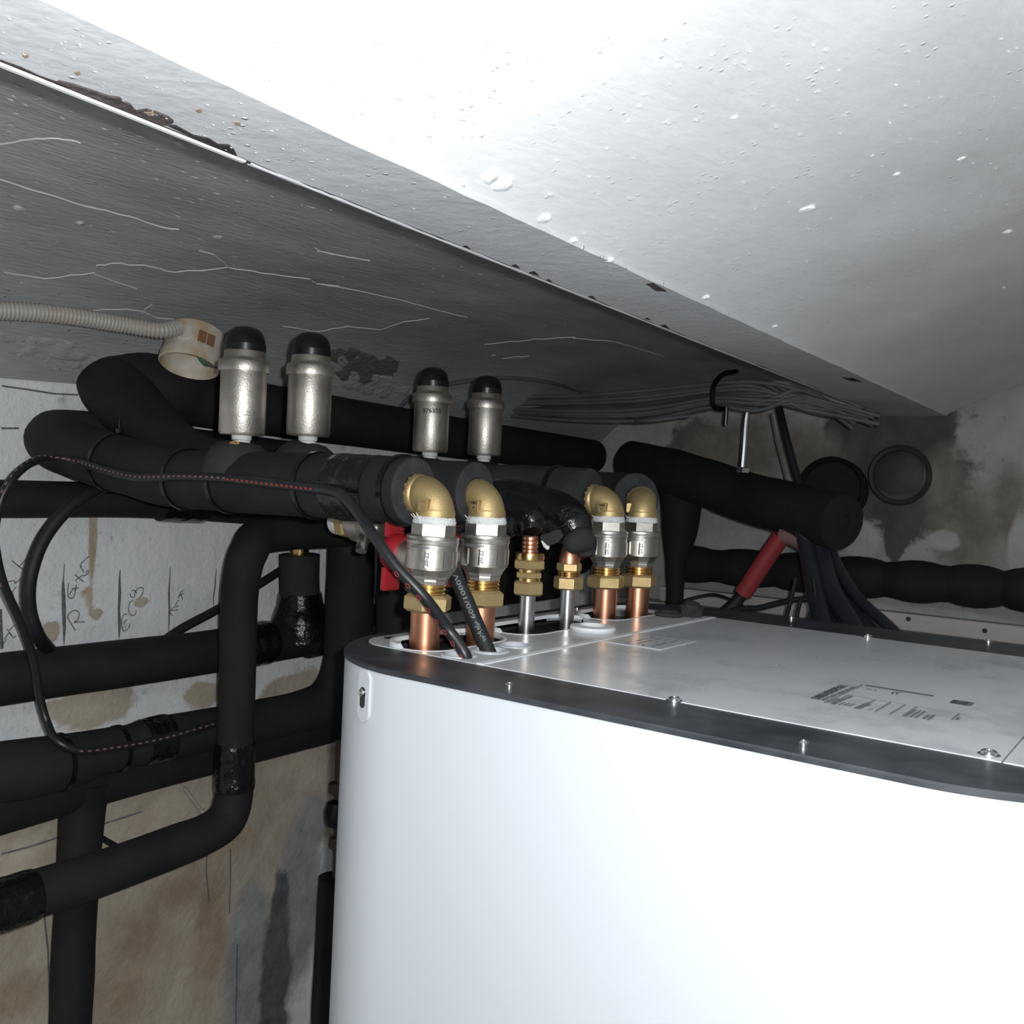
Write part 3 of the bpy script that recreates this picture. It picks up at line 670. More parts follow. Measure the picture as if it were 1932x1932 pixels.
def make_valve(label, hm='red', seed=0):
    t = thing('ball_valve', label, 'ball valve', (0, 0, 0), 'nickel ball valves on the copper pipes')
    b = MB(); b.lathe([(.0208, .0664), (.0217, .0672), (.0219, .0880), (.0224, .0886), (.0228, .0912), (.0221, .0925), (.0228, .0931), (.0226, .0949), (.0208, .0958), (.0160, .0962)], (0, 0, 0), (0, 0, 1), 48)
    body = b.build('valve_body', 'nickel', t, ang=24)
    b = MB(); b.lathe([(.0135, .0535), (.0154, .0545), (.0160, .0572), (.0156, .0584), (.0170, .0592), (.0176, .0612), (.0180, .0618), (.0219, .0672), (.0150, .0680)], (0, 0, 0), (0, 0, 1), 10, True, FACE+.05+pi/10-pi/2)
    b.build('valve_foot', 'nickel', body, ang=12)
    # flat cast panels around the waist
    b = MB()
    for k in range(5):
        a0 = FACE+.12+k*2*pi/5; n = 8; rows_ = []
        for z, o in ((.0688, -.0004), (.0692, .0007), (.0832, .0007), (.0836, -.0004)):
            i = len(b.v); rows_.append(i)
            for q in range(n+1): a = a0+(q/n-.5)*.92; e = 0 if 0 < q < n else -.0011; r = .0218+o+(e if o > 0 else 0); b.v.append(Vector((r*cos(a), r*sin(a), z)))
        for i, j in zip(rows_, rows_[1:]):
            for q in range(n): b.f.append((i+q, i+q+1, j+q+1, j+q))
    b.build('cast_panel', 'nickel', body, ang=25)
    b = MB(); put_text(b, '20-22', .0052, lambda u, v, w: (lambda th: Vector((.0228*cos(th), .0228*sin(th), .0702+u)))(FACE+.12-.30-(v-.002)/.0228), .0002, .0122)
    b.build('cast_lettering', 'ink_soft', body, flat=True)
    b = MB(); g0 = on_cyl(.0223, FACE-.50, .0845, .0004); put_text(b, 'WVWEINIV', .0036, lambda u, v, w: g0(w-u, .0030-v, w), .00015, .020); b.build('cast_lettering', 'ink_soft', body, flat=True)
    b = MB(); b.hexa((0, 0, 0), (0, 0, 1), .0945, .1062, .0190, FACE+.02+pi/6-pi/2, .08); b.build('hex_collar', 'nickel', t, ang=20)
    b = MB(); b.lathe([(.014, .1050), (.0182, .1056), (.0188, .1075), (.0182, .1092), (.0184, .1102), (.0172, .1120), (.013, .1125)], (0, 0, 0), (0, 0, 1), 32)
    for v in b.v: q = 1+.045*noise.noise(v*260+Vector((seed, 0, 0))); v.x *= q; v.y *= q; v.z += .0007*noise.noise(v*160)
    for k in range(3 if seed == 0 else 1): a = FACE-1.3+k*.25; b.ribbon([Vector((.017*cos(a), .017*sin(a), .109)), Vector((.0205*cos(a-.06), .0205*sin(a-.06), .1125+.001*k))], .0007, (0, -1, 0))
    b.build('sealing_tape', 'ptfe', t)
    b = MB()
    for k in range(3): b.lathe([(.0142, .0448+k*.0034), (.0154, .0458+k*.0034), (.0154, .0470+k*.0034), (.0142, .0482+k*.0034)], (0, 0, 0), (0, 0, 1), 32)
    b.build('thread', 'brass_bright', t)
    b = MB(); b.hexa((0, 0, 0), (0, 0, 1), .0300, .0452, .0212, FACE+(.30, .58, .05, .0)[seed]+pi/6-pi/2, .16); b.build('union_nut', 'brass', t, ang=20)
    b = MB(); b.lathe([(.0128, .018), (.0128, .034), (.0095, .0345), (.0095, .0375), (.005, .038), (.005, .046)], (0, 0, .0765), (-1, 0, 0), 24)
    b.box(-.040, -.034, -.0045-.006, -.0045-.002, .0765-.0025, .0765+.0025, .0006); b.build('stem', 'nickel_dull', t)
    # wing handle on the stem
    h = MB(); h.lathe([(.0095, .030), (.0150, .030), (.0172, .034), (.0160, .046), (.0120, .0505), (.003, .0515), (.003, .049), (.011, .048), (.0135, .043), (.0125, .033), (.0095, .030)], (0, 0, .0765), (-1, 0, 0), 32, False)
    h.box(-.0485, -.0425, -.0105, .0105, .0765+.013, .0765+.0345, .0022); h.box(-.0485, -.0425, -.0105, .0105, .0765-.0345, .0765-.013, .0022)
    ho = h.build('wing_handle', hm, t, ang=40)
    r = MB()
    for k in range(5): r.box(-.0425, -.0415, .004, .009, .0765+.016+.0035*k, .0765+.018+.0035*k)
    r.build('grip_rib', hm, ho)
    return t
TL = (.034, .008, -.006, .0)      # the valves do not stand quite plumb
def tilt(a, rz): return (Matrix.Rotation(a, 3, Vector((-sin(YAW), cos(YAW), 0))) @ Matrix.Rotation(rz, 3, 'Z')).to_euler()
vl = ['nearest nickel ball valve with the red wing handle fully in view', 'second nickel ball valve from the front, its red handle half hidden behind the nearest valve', 'third nickel ball valve, just beyond the two steel pipes', 'farthest nickel ball valve, with the blue wing handle']
for k, i in enumerate((0, 1, 4, 5)):
    v = make_valve(vl[k], 'blue' if k == 3 else 'red', k); v.location = A(*AX[i], 0); v.rotation_euler = tilt(TL[k], 0)
def make_elbow():
    t = thing('brass_elbow', '', 'elbow', (0, 0, 0), 'brass elbows on top of the ball valves')
    R = .0150; zc = .1278; b = MB(); pts = [Vector((0, 0, .112))]
    rad = [.0168, .0168]; pts.append(Vector((0, 0, zc-R+.003)))
    for k in range(1, 8): a = k/8*pi/2; pts.append(Vector((-R+R*cos(a), 0, zc-R+.002+R*sin(a)))); rad.append(.0168-.0008*sin(k/8*pi))
    pts += [Vector((-R-.001, 0, zc+.002)), Vector((-.0205, 0, zc+.002))]; rad += [.0162, .0160]
    b.tube(pts, rad, 36, 3); b.build('elbow_body', 'brass', t, ang=50)
    b = MB(); b.lathe([(.0160, .0165), (.0172, .0178), (.0178, .0200), (.0175, .0222), (.013, .0226)], (0, 0, zc+.002), (-1, 0, 0), 36)
    for k in range(14):
        a = k/14*2*pi; b.box(-.0232, -.0220, .0160*cos(a)-.0016, .0160*cos(a)+.0016, zc+.002+.0160*sin(a)-.0016, zc+.002+.0160*sin(a)+.0016)
    b.build('mouth_ring', 'brass', t)
    b = MB(); b.lathe([(.0150, .1114), (.0172, .1119), (.0175, .1150), (.0172, .1175), (.0167, .1185)], (0, 0, 0), (0, 0, 1), 36); b.build('collar', 'brass', t)
    a = FACE-.62; b = MB(); g = bmesh.new(); bmesh.ops.create_cube(g, size=1); bmesh.ops.scale(g, verts=g.verts, vec=(.006, .0105, .0105)); bmesh.ops.bevel(g, geom=g.edges[:], offset=.0008, segments=2, affect='EDGES')
    dx = Vector((cos(a), sin(a), 0)); dy = Vector((-sin(a), cos(a), 0))
    for v in g.verts: v.co = dx*(.0160+v.co.x)+dy*v.co.y+Vector((0, 0, .1218+v.co.z))
    b.addbm(g); pad = b.build('stamped_pad', 'brass', t)
    b = MB(); f = lambda z0: (lambda u, v, w: dx*.0192+dy*(u-w/2)+Vector((0, 0, z0+v)))
    put_text(b, 'YEBR51', .0032, f(.1232), .0001, .0085); put_text(b, '1"', .0034, f(.1185), .0001); b.build('stamped_lettering', 'brass_bright', pad, flat=True)
    return t
el = ['nearest brass elbow, its toothed mouth entering the thick black foam pipe', 'second brass elbow from the front, beside a cut grey foam edge', 'third brass elbow, entering the dusty grey foam pipe', 'farthest brass elbow, narrow and turned away from the camera']
E0 = make_elbow()
for k, i in enumerate((0, 1, 4, 5)):
    rz = (0, -.12, .0, -1.0)[k]
    if k == 0: E0.location = A(*AX[i], 0); E0['label'] = el[0]; e_ = E0
    else: e_ = copy_tree(E0, A(*AX[i], 0), el[k], rz)
    e_.rotation_euler = tilt(TL[k], rz)
# compression fittings on the two steel pipes
t = thing('compression_fitting', 'tall brass compression fitting of three stacked hexagons on the nearer steel pipe', 'brass fitting', A(*AX[2], 0), 'brass fittings on the steel pipes')
b = MB(); b.hexa((0, 0, 0), (0, 0, 1), .0335, .0475, .0162, FACE-.05-pi/2, .13); b.build('hex_nut', 'brass', t, ang=20)
b = MB(); b.hexa((0, 0, 0), (0, 0, 1), .0500, .0572, .0140, FACE-.05-pi/2, .2); b.build('hex_nut', 'brass', t, ang=20)
b = MB(); b.hexa((0, 0, 0), (0, 0, 1), .0592, .0695, .0168, FACE-.05-pi/2, .16); b.build('hex_nut', 'brass', t, ang=20)
b = MB(); b.lathe([(.0115, .046), (.0115, .061)], (0, 0, 0), (0, 0, 1), 28); b.lathe([(.0146, .0690), (.0148, .0715), (.0142, .0755), (.009, .0758)], (0, 0, 0), (0, 0, 1), 32); b.build('collar', 'brass_bright', t)
b = MB(); 
for k in range(4): b.lathe([(.0074, .0755+k*.0042), (.0082, .0762+k*.0042), (.0082, .0786+k*.0042), (.0074, .0797+k*.0042)], (0, 0, 0), (0, 0, 1), 24)
b.build('nipple', 'copper', t)
t = thing('compression_fitting', 'shorter brass compression fitting with a domed top on the farther steel pipe', 'brass fitting', A(*AX[3], 0), 'brass fittings on the steel pipes')
b = MB(); b.hexa((0, 0, 0), (0, 0, 1), .0355, .0490, .0156, FACE+.25-pi/2, .12); b.build('hex_nut', 'brass', t, ang=20)
b = MB()
for k in range(3): b.lathe([(.0112, .0485+k*.002), (.0120, .0490+k*.002), (.0120, .0500+k*.002), (.0112, .0505+k*.002)], (0, 0, 0), (0, 0, 1), 28)
b.build('thread', 'brass_bright', t)
b = MB(); b.hexa((0, 0, 0), (0, 0, 1), .0545, .0635, .0132, FACE+.5-pi/2, .14); b.build('hex_nut', 'brass', t, ang=20)
b = MB(); b.lathe([(.0112, .063), (.0112, .068), (.0098, .075), (.0075, .082), (.005, .086)], (0, 0, 0), (0, 0, 1), 28); b.build('dome', 'copper', t)

# ------------------------------------------------------------------ foam-insulated pipes
def arclen(p):
    L = [0]
    for a, b in zip(p, p[1:]): L.append(L[-1]+(b-a).length)
    return L
def at(p, u):
    L = arclen(p); s = u*L[-1]
    for i in range(len(p)-1):
        if L[i+1] >= s: k = (s-L[i])/max(1e-9, L[i+1]-L[i]); return p[i].lerp(p[i+1], k), (p[i+1]-p[i]).normalized()
    return p[-1], (p[-1]-p[-2]).normalized()
def foam_pipe(label, pts, r, m='foam', ties=(), tapes=(), group='black foam pipes', wob=.03, cut=None, name='insulated_pipe', rtie=None):
    t = thing(name, label, 'pipe', pts[0], group); o = t.location; R = r if not isinstance(r, (list, tuple)) else max(r)
    b = MB(); b.tube(pts, r, 28, 9, True, wob, random.random()*9); b.build('foam_sleeve', m, t, o, 50); sp = smooth(pts, 9)
    rr_ = rtie or R
    def lr(u):
        if not isinstance(r, (list, tuple)): return r
        c = at(sp, u)[0]; i = min(range(len(sp)), key=lambda k: (sp[k]-c).length); q = i/(len(sp)-1)*(len(r)-1); k = min(int(q), len(r)-2); return r[k]+(r[k+1]-r[k])*(q-k)
    for u in ties:
        c, d = at(sp, u); rr_ = lr(u)*1.015; b = MB(); b.band(c, d, rr_-.0015, .0055, .0030); a, e, _ = frame(d); tie = b.build('cable_tie', 'tie', t, o)
        if u < .4: continue
        h = MB(); q = c+(Vector((0, 0, 1))-d*d.z).normalized()*(rr_+.003); h.box(q.x-.004, q.x+.004, q.y-.003, q.y+.003, q.z-.0025, q.z+.0035, .0008)
        h.box(q.x-.0015, q.x+.0015, q.y-.001, q.y+.001, q.z+.002, q.z+.014); h.build('tie_head', 'tie', tie, o)
    for u0, u1, k in tapes:
        n = 9; tp = [at(sp, u0+(u1-u0)*i/(n-1))[0] for i in range(n)]
        b = MB(); b.tube(tp, [lr(u0+(u1-u0)*i/(n-1))*k*(.99 if i in (0, n-1) else 1+.012*sin(i*2.1)) for i in range(n)], 28, 3, True, .07, u0*31); b.build('tape_wrap', 'tape', t, o, 60)
    if cut:
        rr_ = lr(0)
        c, d = sp[0], (sp[0]-sp[1]).normalized(); b = MB(); b.lathe([(rr_*.97, -.001), (rr_*.97, .0012), (rr_*.9, .0018), (.015, .0015), (.015, -.001)], c, d, 32, False); b.build('cut_face', cut, t, o)
    return t
PZ1 = .1326
p1 = foam_pipe('thick black foam pipe running left from the nearest brass elbow, tied with black cable ties', [A(-.5640, .634, PZ1), A(-.70, .634, PZ1), A(-.90, .634, PZ1-.001), P(250, 882, 'Y', .637), P(170, 858, 'Y', .64), P(105, 828, 'Y', .66), A(-1.155, .715, .172), A(-1.157, .80, .166), A(-1.157, 1.05, .160)],
    [.0300, .0305, .0315, .0325, .034, .0365, .036, .034, .032], 'foam', (.012, .115, .235, .305, .44), ((.035, .085, 1.035),), cut='foam_cut', rtie=.0315)
p2 = foam_pipe('black foam pipe from the second brass elbow that climbs to the upper wall pipe', [A(-.552, .705, PZ1), A(-.70, .705, PZ1), A(-.88, .705, .136), A(-1.0, .708, .160), P(262, 785, 'Y', .715), P(215, 722, 'Y', .73), A(-1.150, .765, .246), A(-1.153, .815, .243)],
    [.0295, .031, .031, .033, .040, .046, .046, .043], 'foam', (.1,), (), cut='foam_cut', rtie=.032)
foam_pipe('upper black foam pipe running along the left wall just under the vault', [A(-1.153, .80, .241), A(-1.153, 1.1, .232), A(-1.153, 1.5, .222), A(-1.153, 1.90, .214)], .0385, 'foam', (), (), wob=.02)
p5 = foam_pipe('dusty grey foam pipe running left from the third brass elbow', [A(-.580, .953, PZ1), A(-.72, .953, PZ1), A(-.95, .955, PZ1), A(-1.09, .957, PZ1), A(-1.155, 1.02, .136), A(-1.157, 1.25, .138)], .033, 'foam_grey', (.05,), (), cut='foam_cut')
p6 = foam_pipe('black foam pipe behind the farthest brass elbow', [A(-.560, 1.028, PZ1), A(-.60, 1.05, PZ1), A(-.75, 1.06, PZ1), A(-.95, 1.06, PZ1), A(-1.07, 1.08, .13), A(-1.09, 1.3, .126)], .031, 'foam', (), (), cut='foam_cut')
XW = -1.152
def W(x, y, X=XW): return P(x, y, 'X', X)
foam_pipe('slim black foam pipe on the left wall behind the thick tied pipe', [W(-160, 938), W(0, 941), W(120, 942), W(245, 944), W(440, 957), W(640, 978), W(800, 990)], .0225, 'foam', (), ((.36, .44, 1.16),), rtie=.0225)
foam_pipe('long black foam pipe at mid height of the left wall, under the pencil notes', [W(-180, 1306), W(0, 1282), W(200, 1256), W(400, 1229), W(520, 1209), W(640, 1190), W(780, 1166)], .0312, 'foam', (), ((.54, .605, 1.05), (.70, .93, 1.16)))
# tee with brass nipple above it
t = thing('pipe_tee', 'upright foam-wrapped tee with a brass nipple and shiny black tape at its foot', 'pipe tee', W(566, 1190)); o = t.location
b = MB(); b.tube([W(569, 1200), W(567, 1170), W(566, 1140), W(566, 1118)], [.052, .047, .036, .034], 26, 6, True, .12, 2.); b.build('tape_wrap', 'tape', t, o, 70)
b = MB(); b.tube([W(566, 1128), W(565, 1090), W(565, 1046)], .0315, 26, 4, True, .04, 1.); b.build('foam_sleeve', 'foam_grey', t, o, 50)
pb = W(565, 1048); b = MB(); b.lathe([(.019, -.004), (.019, .001), (.0145, .002), (.0150, .014), (.0160, .015), (.0160, .0175)], pb, (0, 0, 1), 28); b.build('nipple', 'brass_bright', t, o)
b = MB(); b.lathe([(.0155, .0170), (.0165, .019), (.0155, .0215)], pb, (0, 0, 1), 28); b.build('sealing_tape', 'ptfe', t, o)
b = MB(); b.hexa(pb, (0, 0, 1), .021, .034, .0195, .3, .1); b.build('hex_nut', 'brass', t, o, 20)
# lower left pipes
XB = -1.012
foam_pipe('black foam pipe with a vertical riser and rounded elbow, before the other wall pipes', [P(-120, 1746, 'X', XB), P(0, 1708, 'X', XB), P(100, 1676, 'X', XB), P(220, 1637, 'X', XB), P(330, 1596, 'X', XB), P(385, 1575, 'X', XB), P(425, 1548, 'X', XB), P(441, 1505, 'X', XB), P(443, 1440, 'X', XB), P(447, 1300, 'X', XB), P(450, 1180, 'X', XB), P(455, 1095, 'X', XB), P(470, 1040, 'X', XB), P(505, 1008, 'X', XB-.02), P(660, 1000, 'X', XB-.04)],
    [x*.955 for x in (.027, .0275, .0275, .027, .027, .026, .0265, .0255, .025, .0245, .0245, .025, .026, .026, .026)], 'foam', (), ((.04, .105, 1.05), (.42, .485, 1.05)), rtie=.0275)
foam_pipe('lower black foam pipe with a valve bulge held by two cable ties', [P(-150, 1482, 'X', -1.07), P(0, 1456, 'X', -1.07), P(60, 1448, 'X', -1.07), P(140, 1432, 'X', -1.07), P(190, 1419, 'X', -1.07), P(240, 1408, 'X', -1.07), P(300, 1394, 'X', -1.07), P(430, 1370, 'X', -1.07), P(560, 1344, 'X', -1.07), P(625, 1318, 'X', -1.07), P(655, 1250, 'X', -1.07), P(660, 1130, 'X', -1.07), P(664, 1000, 'X', -1.07)],
    [.030, .033, .0335, .031, .028, .026, .0285, .0285, .030, .036, .038, .037, .036], 'foam', (.178, .265), ((.302, .345, 1.05),), rtie=.0325)
foam_pipe('lowest long black foam pipe tight against the left wall, with a branch going down', [W(-180, 1577), W(0, 1527), W(200, 1470), W(400, 1420), W(640, 1362), W(760, 1334)], .0305, 'foam', (), ())
foam_pipe('vertical black foam pipe dropping at the lower left corner', [W(158, 1475), W(155, 1530), W(148, 1640), W(141, 1760), W(133, 1932), W(120, 2300)], [.034, .028, .0262, .026, .026, .026], 'foam', (), (), wob=.05)
foam_pipe('wide vertical black foam pipe rising beside the cabinet corner', [P(757, 1330, 'X', -.985), P(755, 1200, 'X', -.985), P(756, 1100, 'X', -.985), P(760, 1000, 'X', -.985)], .036, 'foam', (), ())
foam_pipe('black foam pipe running behind the valves, seen under the elbows', [P(790, 1036, 'X', -1.10), P(860, 1038, 'X', -1.10), P(960, 1042, 'X', -1.10), P(1090, 1046, 'X', -1.10)], .043, 'foam', (), ())
foam_pipe('black foam pipe low behind the valves, just above the top of the cabinet', [P(795, 1116, 'X', -1.03), P(860, 1110, 'X', -1.03), P(960, 1100, 'X', -1.03), P(1045, 1092, 'X', -1.03)], .039, 'foam', (), ())
foam_pipe('upright black foam pipe half hidden at the lower left edge of the cabinet', [P(633, 1655, 'X', -1.08), P(628, 1750, 'X', -1.08), P(622, 1850, 'X', -1.08), P(618, 1932, 'X', -1.08), P(610, 2200, 'X', -1.08)], .026, 'foam', (), (), wob=.05)
# bare fitting above that pipe
t = thing('drain_fitting', 'small brown pipe with black knob peeking out at the cabinet edge', 'pipe fitting', P(634, 1650, 'X', -1.08)); o = t.location
b = MB(); b.tube([P(642, 1395, 'X', -1.08), P(639, 1500, 'X', -1.08), P(635, 1660, 'X', -1.08)], .007, 16, 4); b.build('pipe_stub', 'drain', t, o)
b = MB(); c = P(634, 1535, 'X', -1.08); b.lathe([(.006, -.022), (.015, -.018), (.0185, -.006), (.0185, .006), (.015, .018), (.006, .022)], c, (0, .05, 1), 24); b.build('knob', 'cap', t, o)
for y in (1487, 1590): b = MB(); b.hexa(P(635, y, 'X', -1.08), (0, 0, 1), -.009, .009, .0125, .2); b.build('hex_nut', 'drain', t, o, 20)

# far corner pipes
def B(x, y, Y): return P(x, y, 'Y', Y)
foam_pipe('stout black pipe sloping down rightwards in the far corner, with round cut end', [B(1190, 872, 1.80), B(1290, 897, 1.74), B(1400, 935, 1.68), B(1500, 962, 1.62), B(1588, 985, 1.57)][::-1], .046, 'foam', (), (), cut='foam', wob=.04)
foam_pipe('upright black pipe in the far corner, right of the farthest valve', [B(1272, 1165, 1.78), B(1274, 1110, 1.78), B(1276, 1060, 1.78), B(1282, 1000, 1.78), B(1285, 930, 1.78), B(1270, 880, 1.79)], [.0175, .0175, .022, .036, .044, .044], 'foam', (), ())
foam_pipe('knobbly black insulated pipe tied at intervals along the back wall', [B(1275, 1062, 1.93)]+[B(1275+k*17.2, 1062+k*17.2*.078, 1.93) for k in range(1, 45)], [.0290+.0115*abs(sin(k*17.2/108*pi+.9))**.55 for k in range(45)], 'foam', (), (), wob=.02)
# dashed sealing of that end: a thin bright drip line
b = MB(); b.ribbon([B(x, y, 1.58) for x, y in ((1500, 953), (1520, 958), (1526, 980), (1530, 995), (1548, 1006))], [.003, .004, .006, .005, .004], (0, -1, 0), .002)
tag(b.build('sealant_drip', 'ptfe', o=B(1526, 980, 1.58)), 'whitish sealant drip on the end of the stout sloping pipe', 'sealant')

# ------------------------------------------------------------------ taped refrigerant lines
def taped(label, pts, r, parts=()):
    t = thing('taped_line', label, 'pipe', pts[0], 'black taped refrigerant lines'); o = t.location
    b = MB(); b.tube(pts, r, 26, 8, True, .16, random.random()*9); b.build('tape_wrap', 'tape', t, o, 70); return t
q2 = A(*AX[2], 0); q3 = A(*AX[3], 0)
t2 = taped('shiny black taped line bending left from the nearer steel pipe fitting', [q2+Vector((.000, .0, .096)), q2+Vector((-.006, .004, .106)), q2+Vector((-.030, .006, .112)), q2+Vector((-.07, .004, .098)), q2+Vector((-.10, -.004, .070)), q2+Vector((-.13, -.01, .02))], [.010, .017, .023, .025, .024, .022])
b = MB(); b.ribbon([B(1020, 1012, .80), B(1035, 1018, .80), B(1048, 1012, .80), B(1060, 1005, .80)], [.004, .013, .013, .007], (.5, -.8, .2), .001); b.build('tape_flap', 'foam_grey', t2, t2.location)
b = MB(); b.ribbon([B(1022, 1020, .80), B(1032, 1028, .80), B(1034, 1037, .80)], [.002, .008, .002], (.5, -.8, .2), .001); b.build('tape_flap', 'ptfe', t2, t2.location)
t3 = taped('black taped line passing behind the brass fittings from the farther steel pipe', [q3+Vector((.004, .004, .083)), q3+Vector((-.004, .012, .098)), q3+Vector((-.030, .012, .114)), q3+Vector((-.10, .01, .124)), q3+Vector((-.16, 0, .112)), q3+Vector((-.20, -.01, .06))], [.012, .022, .024, .023, .022, .022])
b = MB(); b.tube([B(1075, 1030, .85), B(1085, 1022, .85), B(1098, 1018, .86), B(1105, 1030, .87), B(1108, 1050, .87)], [.010, .012, .0135, .012, .008], 20, 5, True, .1); b.build('foam_collar', 'foam_grey', t3, t3.location)

# ------------------------------------------------------------------ air vents
def make_vent():
    t = thing('air_vent', '', 'air vent', (0, 0, 0), 'nickel air vents along the ceiling')
    b = MB(); b.lathe([(.012, .0), (.0215, .0006), (.0228, .003), (.0228, .0632), (.0225, .064)], (0, 0, 0), (0, 0, 1), 40); b.build('vent_body', 'nickel_dull', t)
    b = MB(); b.lathe([(.0222, .0632), (.0252, .0638), (.0256, .0655), (.0254, .0738), (.0245, .0752), (.0218, .0765), (.0206, .0785), (.0204, .0838), (.0198, .0848)], (0, 0, 0), (0, 0, 1), 40); b.build('vent_collar', 'nickel_dull', t)
    b = MB(); b.lathe([(.0196, .0845), (.0204, .0850), (.0206, .0915), (.0199, .0922), (.0194, .0965), (.0180, .1012), (.0152, .1052), (.0112, .1080), (.006, .1093), (.002, .1096), (0, .1096)], (0, 0, 0), (0, 0, 1), 36); c = b.build('vent_cap', 'cap', t)
    b = MB(); b.lathe([(.0085, -.020), (.0085, -.005), (.010, -.004), (.010, .001)], (0, 0, 0), (0, 0, 1), 24); b.build('nipple', 'ptfe', t)
    return t
V = make_vent()
vloc = [P(456, 822, 'Y', .634), P(581, 824, 'Y', .705), P(811, 854, 'Y', .953), P(913, 860, 'Y', 1.055)]
vlab = ['nearest and largest nickel air vent, beside the round junction box', 'second nickel air vent from the left', 'third nickel air vent, with a handwritten number near its top', 'farthest nickel air vent, rightmost of the four']
V.location = vloc[0]; V['label'] = vlab[0]; VV = [V]+[copy_tree(V, vloc[k], vlab[k]) for k in (1, 2, 3)]
vb = VV[2]; b = MB(); put_text(b, '576355', .0075, on_cyl(.0229, FACE+.03, .0500, .0002), .0002, .024); b.build('handwritten_number', 'ink', vb, flat=True)
b = MB(); put_text(b, 'MAX 10 bar', .0026, on_cyl(.0229, FACE+.62, .022, .0002), 0, .012); b.ribbon([Vector((.0231*cos(FACE+x), .0231*sin(FACE+x), .020)) for x in (.25, .45, .65, .85)], .0006, (.6, -.6, 0)); b.build('etched_marking', 'ink_soft', VV[0], flat=True)
# brass bleed screw under the first vent
b = MB(); c = vloc[0]+Vector((.006, -.012, -.010)); b.hexa(c, (.5, -.8, -.15), 0, .006, .0055, .3); b.lathe([(.003, 0), (.003, .008)], c+Vector((0, 0, -.010)), (.1, -.3, -1), 10); b.build('bleed_screw', 'brass_bright', V, vloc[0])
# foam saddles under the vents (part of their pipes)
for k, (pp, loc) in enumerate(((p1, vloc[0]), (p2, vloc[1]), (p5, vloc[2]), (p6, vloc[3]))):
    b = MB(); n = 30; z0 = -.045
    b.lathe([(.036, z0), (.0345, -.026), (.029, -.016), (.020, -.0075), (.012, -.0065)], loc, (.12, 0, 1), n)
    for v in b.v: v += Vector((0, 0, .003*noise.noise(v*55)))
    b.build('foam_saddle', 'foam_grey' if k != 3 else 'foam', pp, pp.location, 50)

# ------------------------------------------------------------------ brass valve behind the first pipe
t = thing('brass_valve', 'nickel and brass valve half hidden behind the thick tied pipe and the dashed cable', 'valve', P(690, 990, 'Y', .80)); o = t.location
b = MB(); b.lathe([(.012, -.03), (.017, -.026), (.017, -.008), (.021, -.004), (.021, .012), (.016, .016), (.016, .035)], o, (-1, 0, .05), 28); b.build('valve_body', 'nickel_dull', t, o)
b = MB(); b.hexa(o, (-1, 0, .05), .022, .036, .020, .2); b.build('hex_nut', 'brass', t, o, 20)
b = MB(); b.lathe([(.0150, .036), (.0165, .037), (.0165, .046), (.014, .047)], o, (-1, 0, .05), 28); b.build('sealing_tape', 'ptfe', t, o)
b = MB(); b.lathe([(.009, .004), (.010, .018), (.0065, .024), (.0065, .034)], o, (.3, -.5, -1), 20); b.build('stem', 'nickel', t, o)

# ------------------------------------------------------------------ cables
def cable(label, pts, r, m='cable', name='cable', group=None, n=14, sm=10):
    t = thing(name, label, 'cable', pts[0], group); b = MB(); b.tube(pts, r, n, sm); b.build('sheath', m, t, t.location, 60); return t
def on_pipe1(x, y, dr=.0):   # a point on the camera side of the first pipe
    d = ray(x, y); best = None; k = 0
    axis = smooth([A(-.5640, .634, PZ1), A(-.70, .634, PZ1), A(-.90, .634, PZ1-.001), P(250, 882, 'Y', .637), P(170, 858, 'Y', .64), P(105, 828, 'Y', .66), A(-1.155, .715, .172)], 12)
    s = .6
    while s < 1.6:
        p = CAM+d*s
        if min((p-a).length for a in axis) < .0355+dr: return p
        s += .004
    return CAM+d*1.05
c1 = [A(-.497, .628, -.010), P(880, 1240, 'Z', ZT+.001), P(845, 1187, 'Y', .610), P(800, 1126, 'Y', .590), P(745, 1066, 'Y', .578), P(700, 1003, 'Y', .576), P(662, 950, 'Y', .582), P(632, 928, 'Y', .592),
      on_pipe1(560, 918), on_pipe1(500, 911), on_pipe1(430, 903), on_pipe1(350, 899), on_pipe1(262, 900), on_pipe1(200, 887), on_pipe1(145, 870)]
c1 += [P(100, 864, 'X', -1.06), P(60, 872, 'X', -1.05), P(22, 905, 'X', -1.04), P(-2, 955, 'X', -1.04), P(-10, 1020, 'X', -1.04), P(6, 1100, 'X', -1.05), P(38, 1172, 'X', -1.06), P(62, 1240, 'X', -1.07), P(74, 1310, 'X', -1.075), P(88, 1362, 'X', -1.07), P(108, 1398, 'X', -1.045), P(150, 1416, 'X', -1.035), P(210, 1411, 'X', -1.036), P(300, 1395, 'X', -1.037), P(400, 1367, 'X', -1.037), P(470, 1350, 'X', -1.06)]
rad = [.0048]*8+[.0046]*9+[.0048]*14
ct = thing('cable', 'long black cable with a dashed stripe, running from the cabinet top along the thick pipe', 'cable', c1[1]); co = ct.location
b = MB(); b.tube(c1, rad, 14, 10); b.build('sheath', 'cable', ct, co, 60)
sc1 = smooth(c1, 40); La = arclen(sc1)
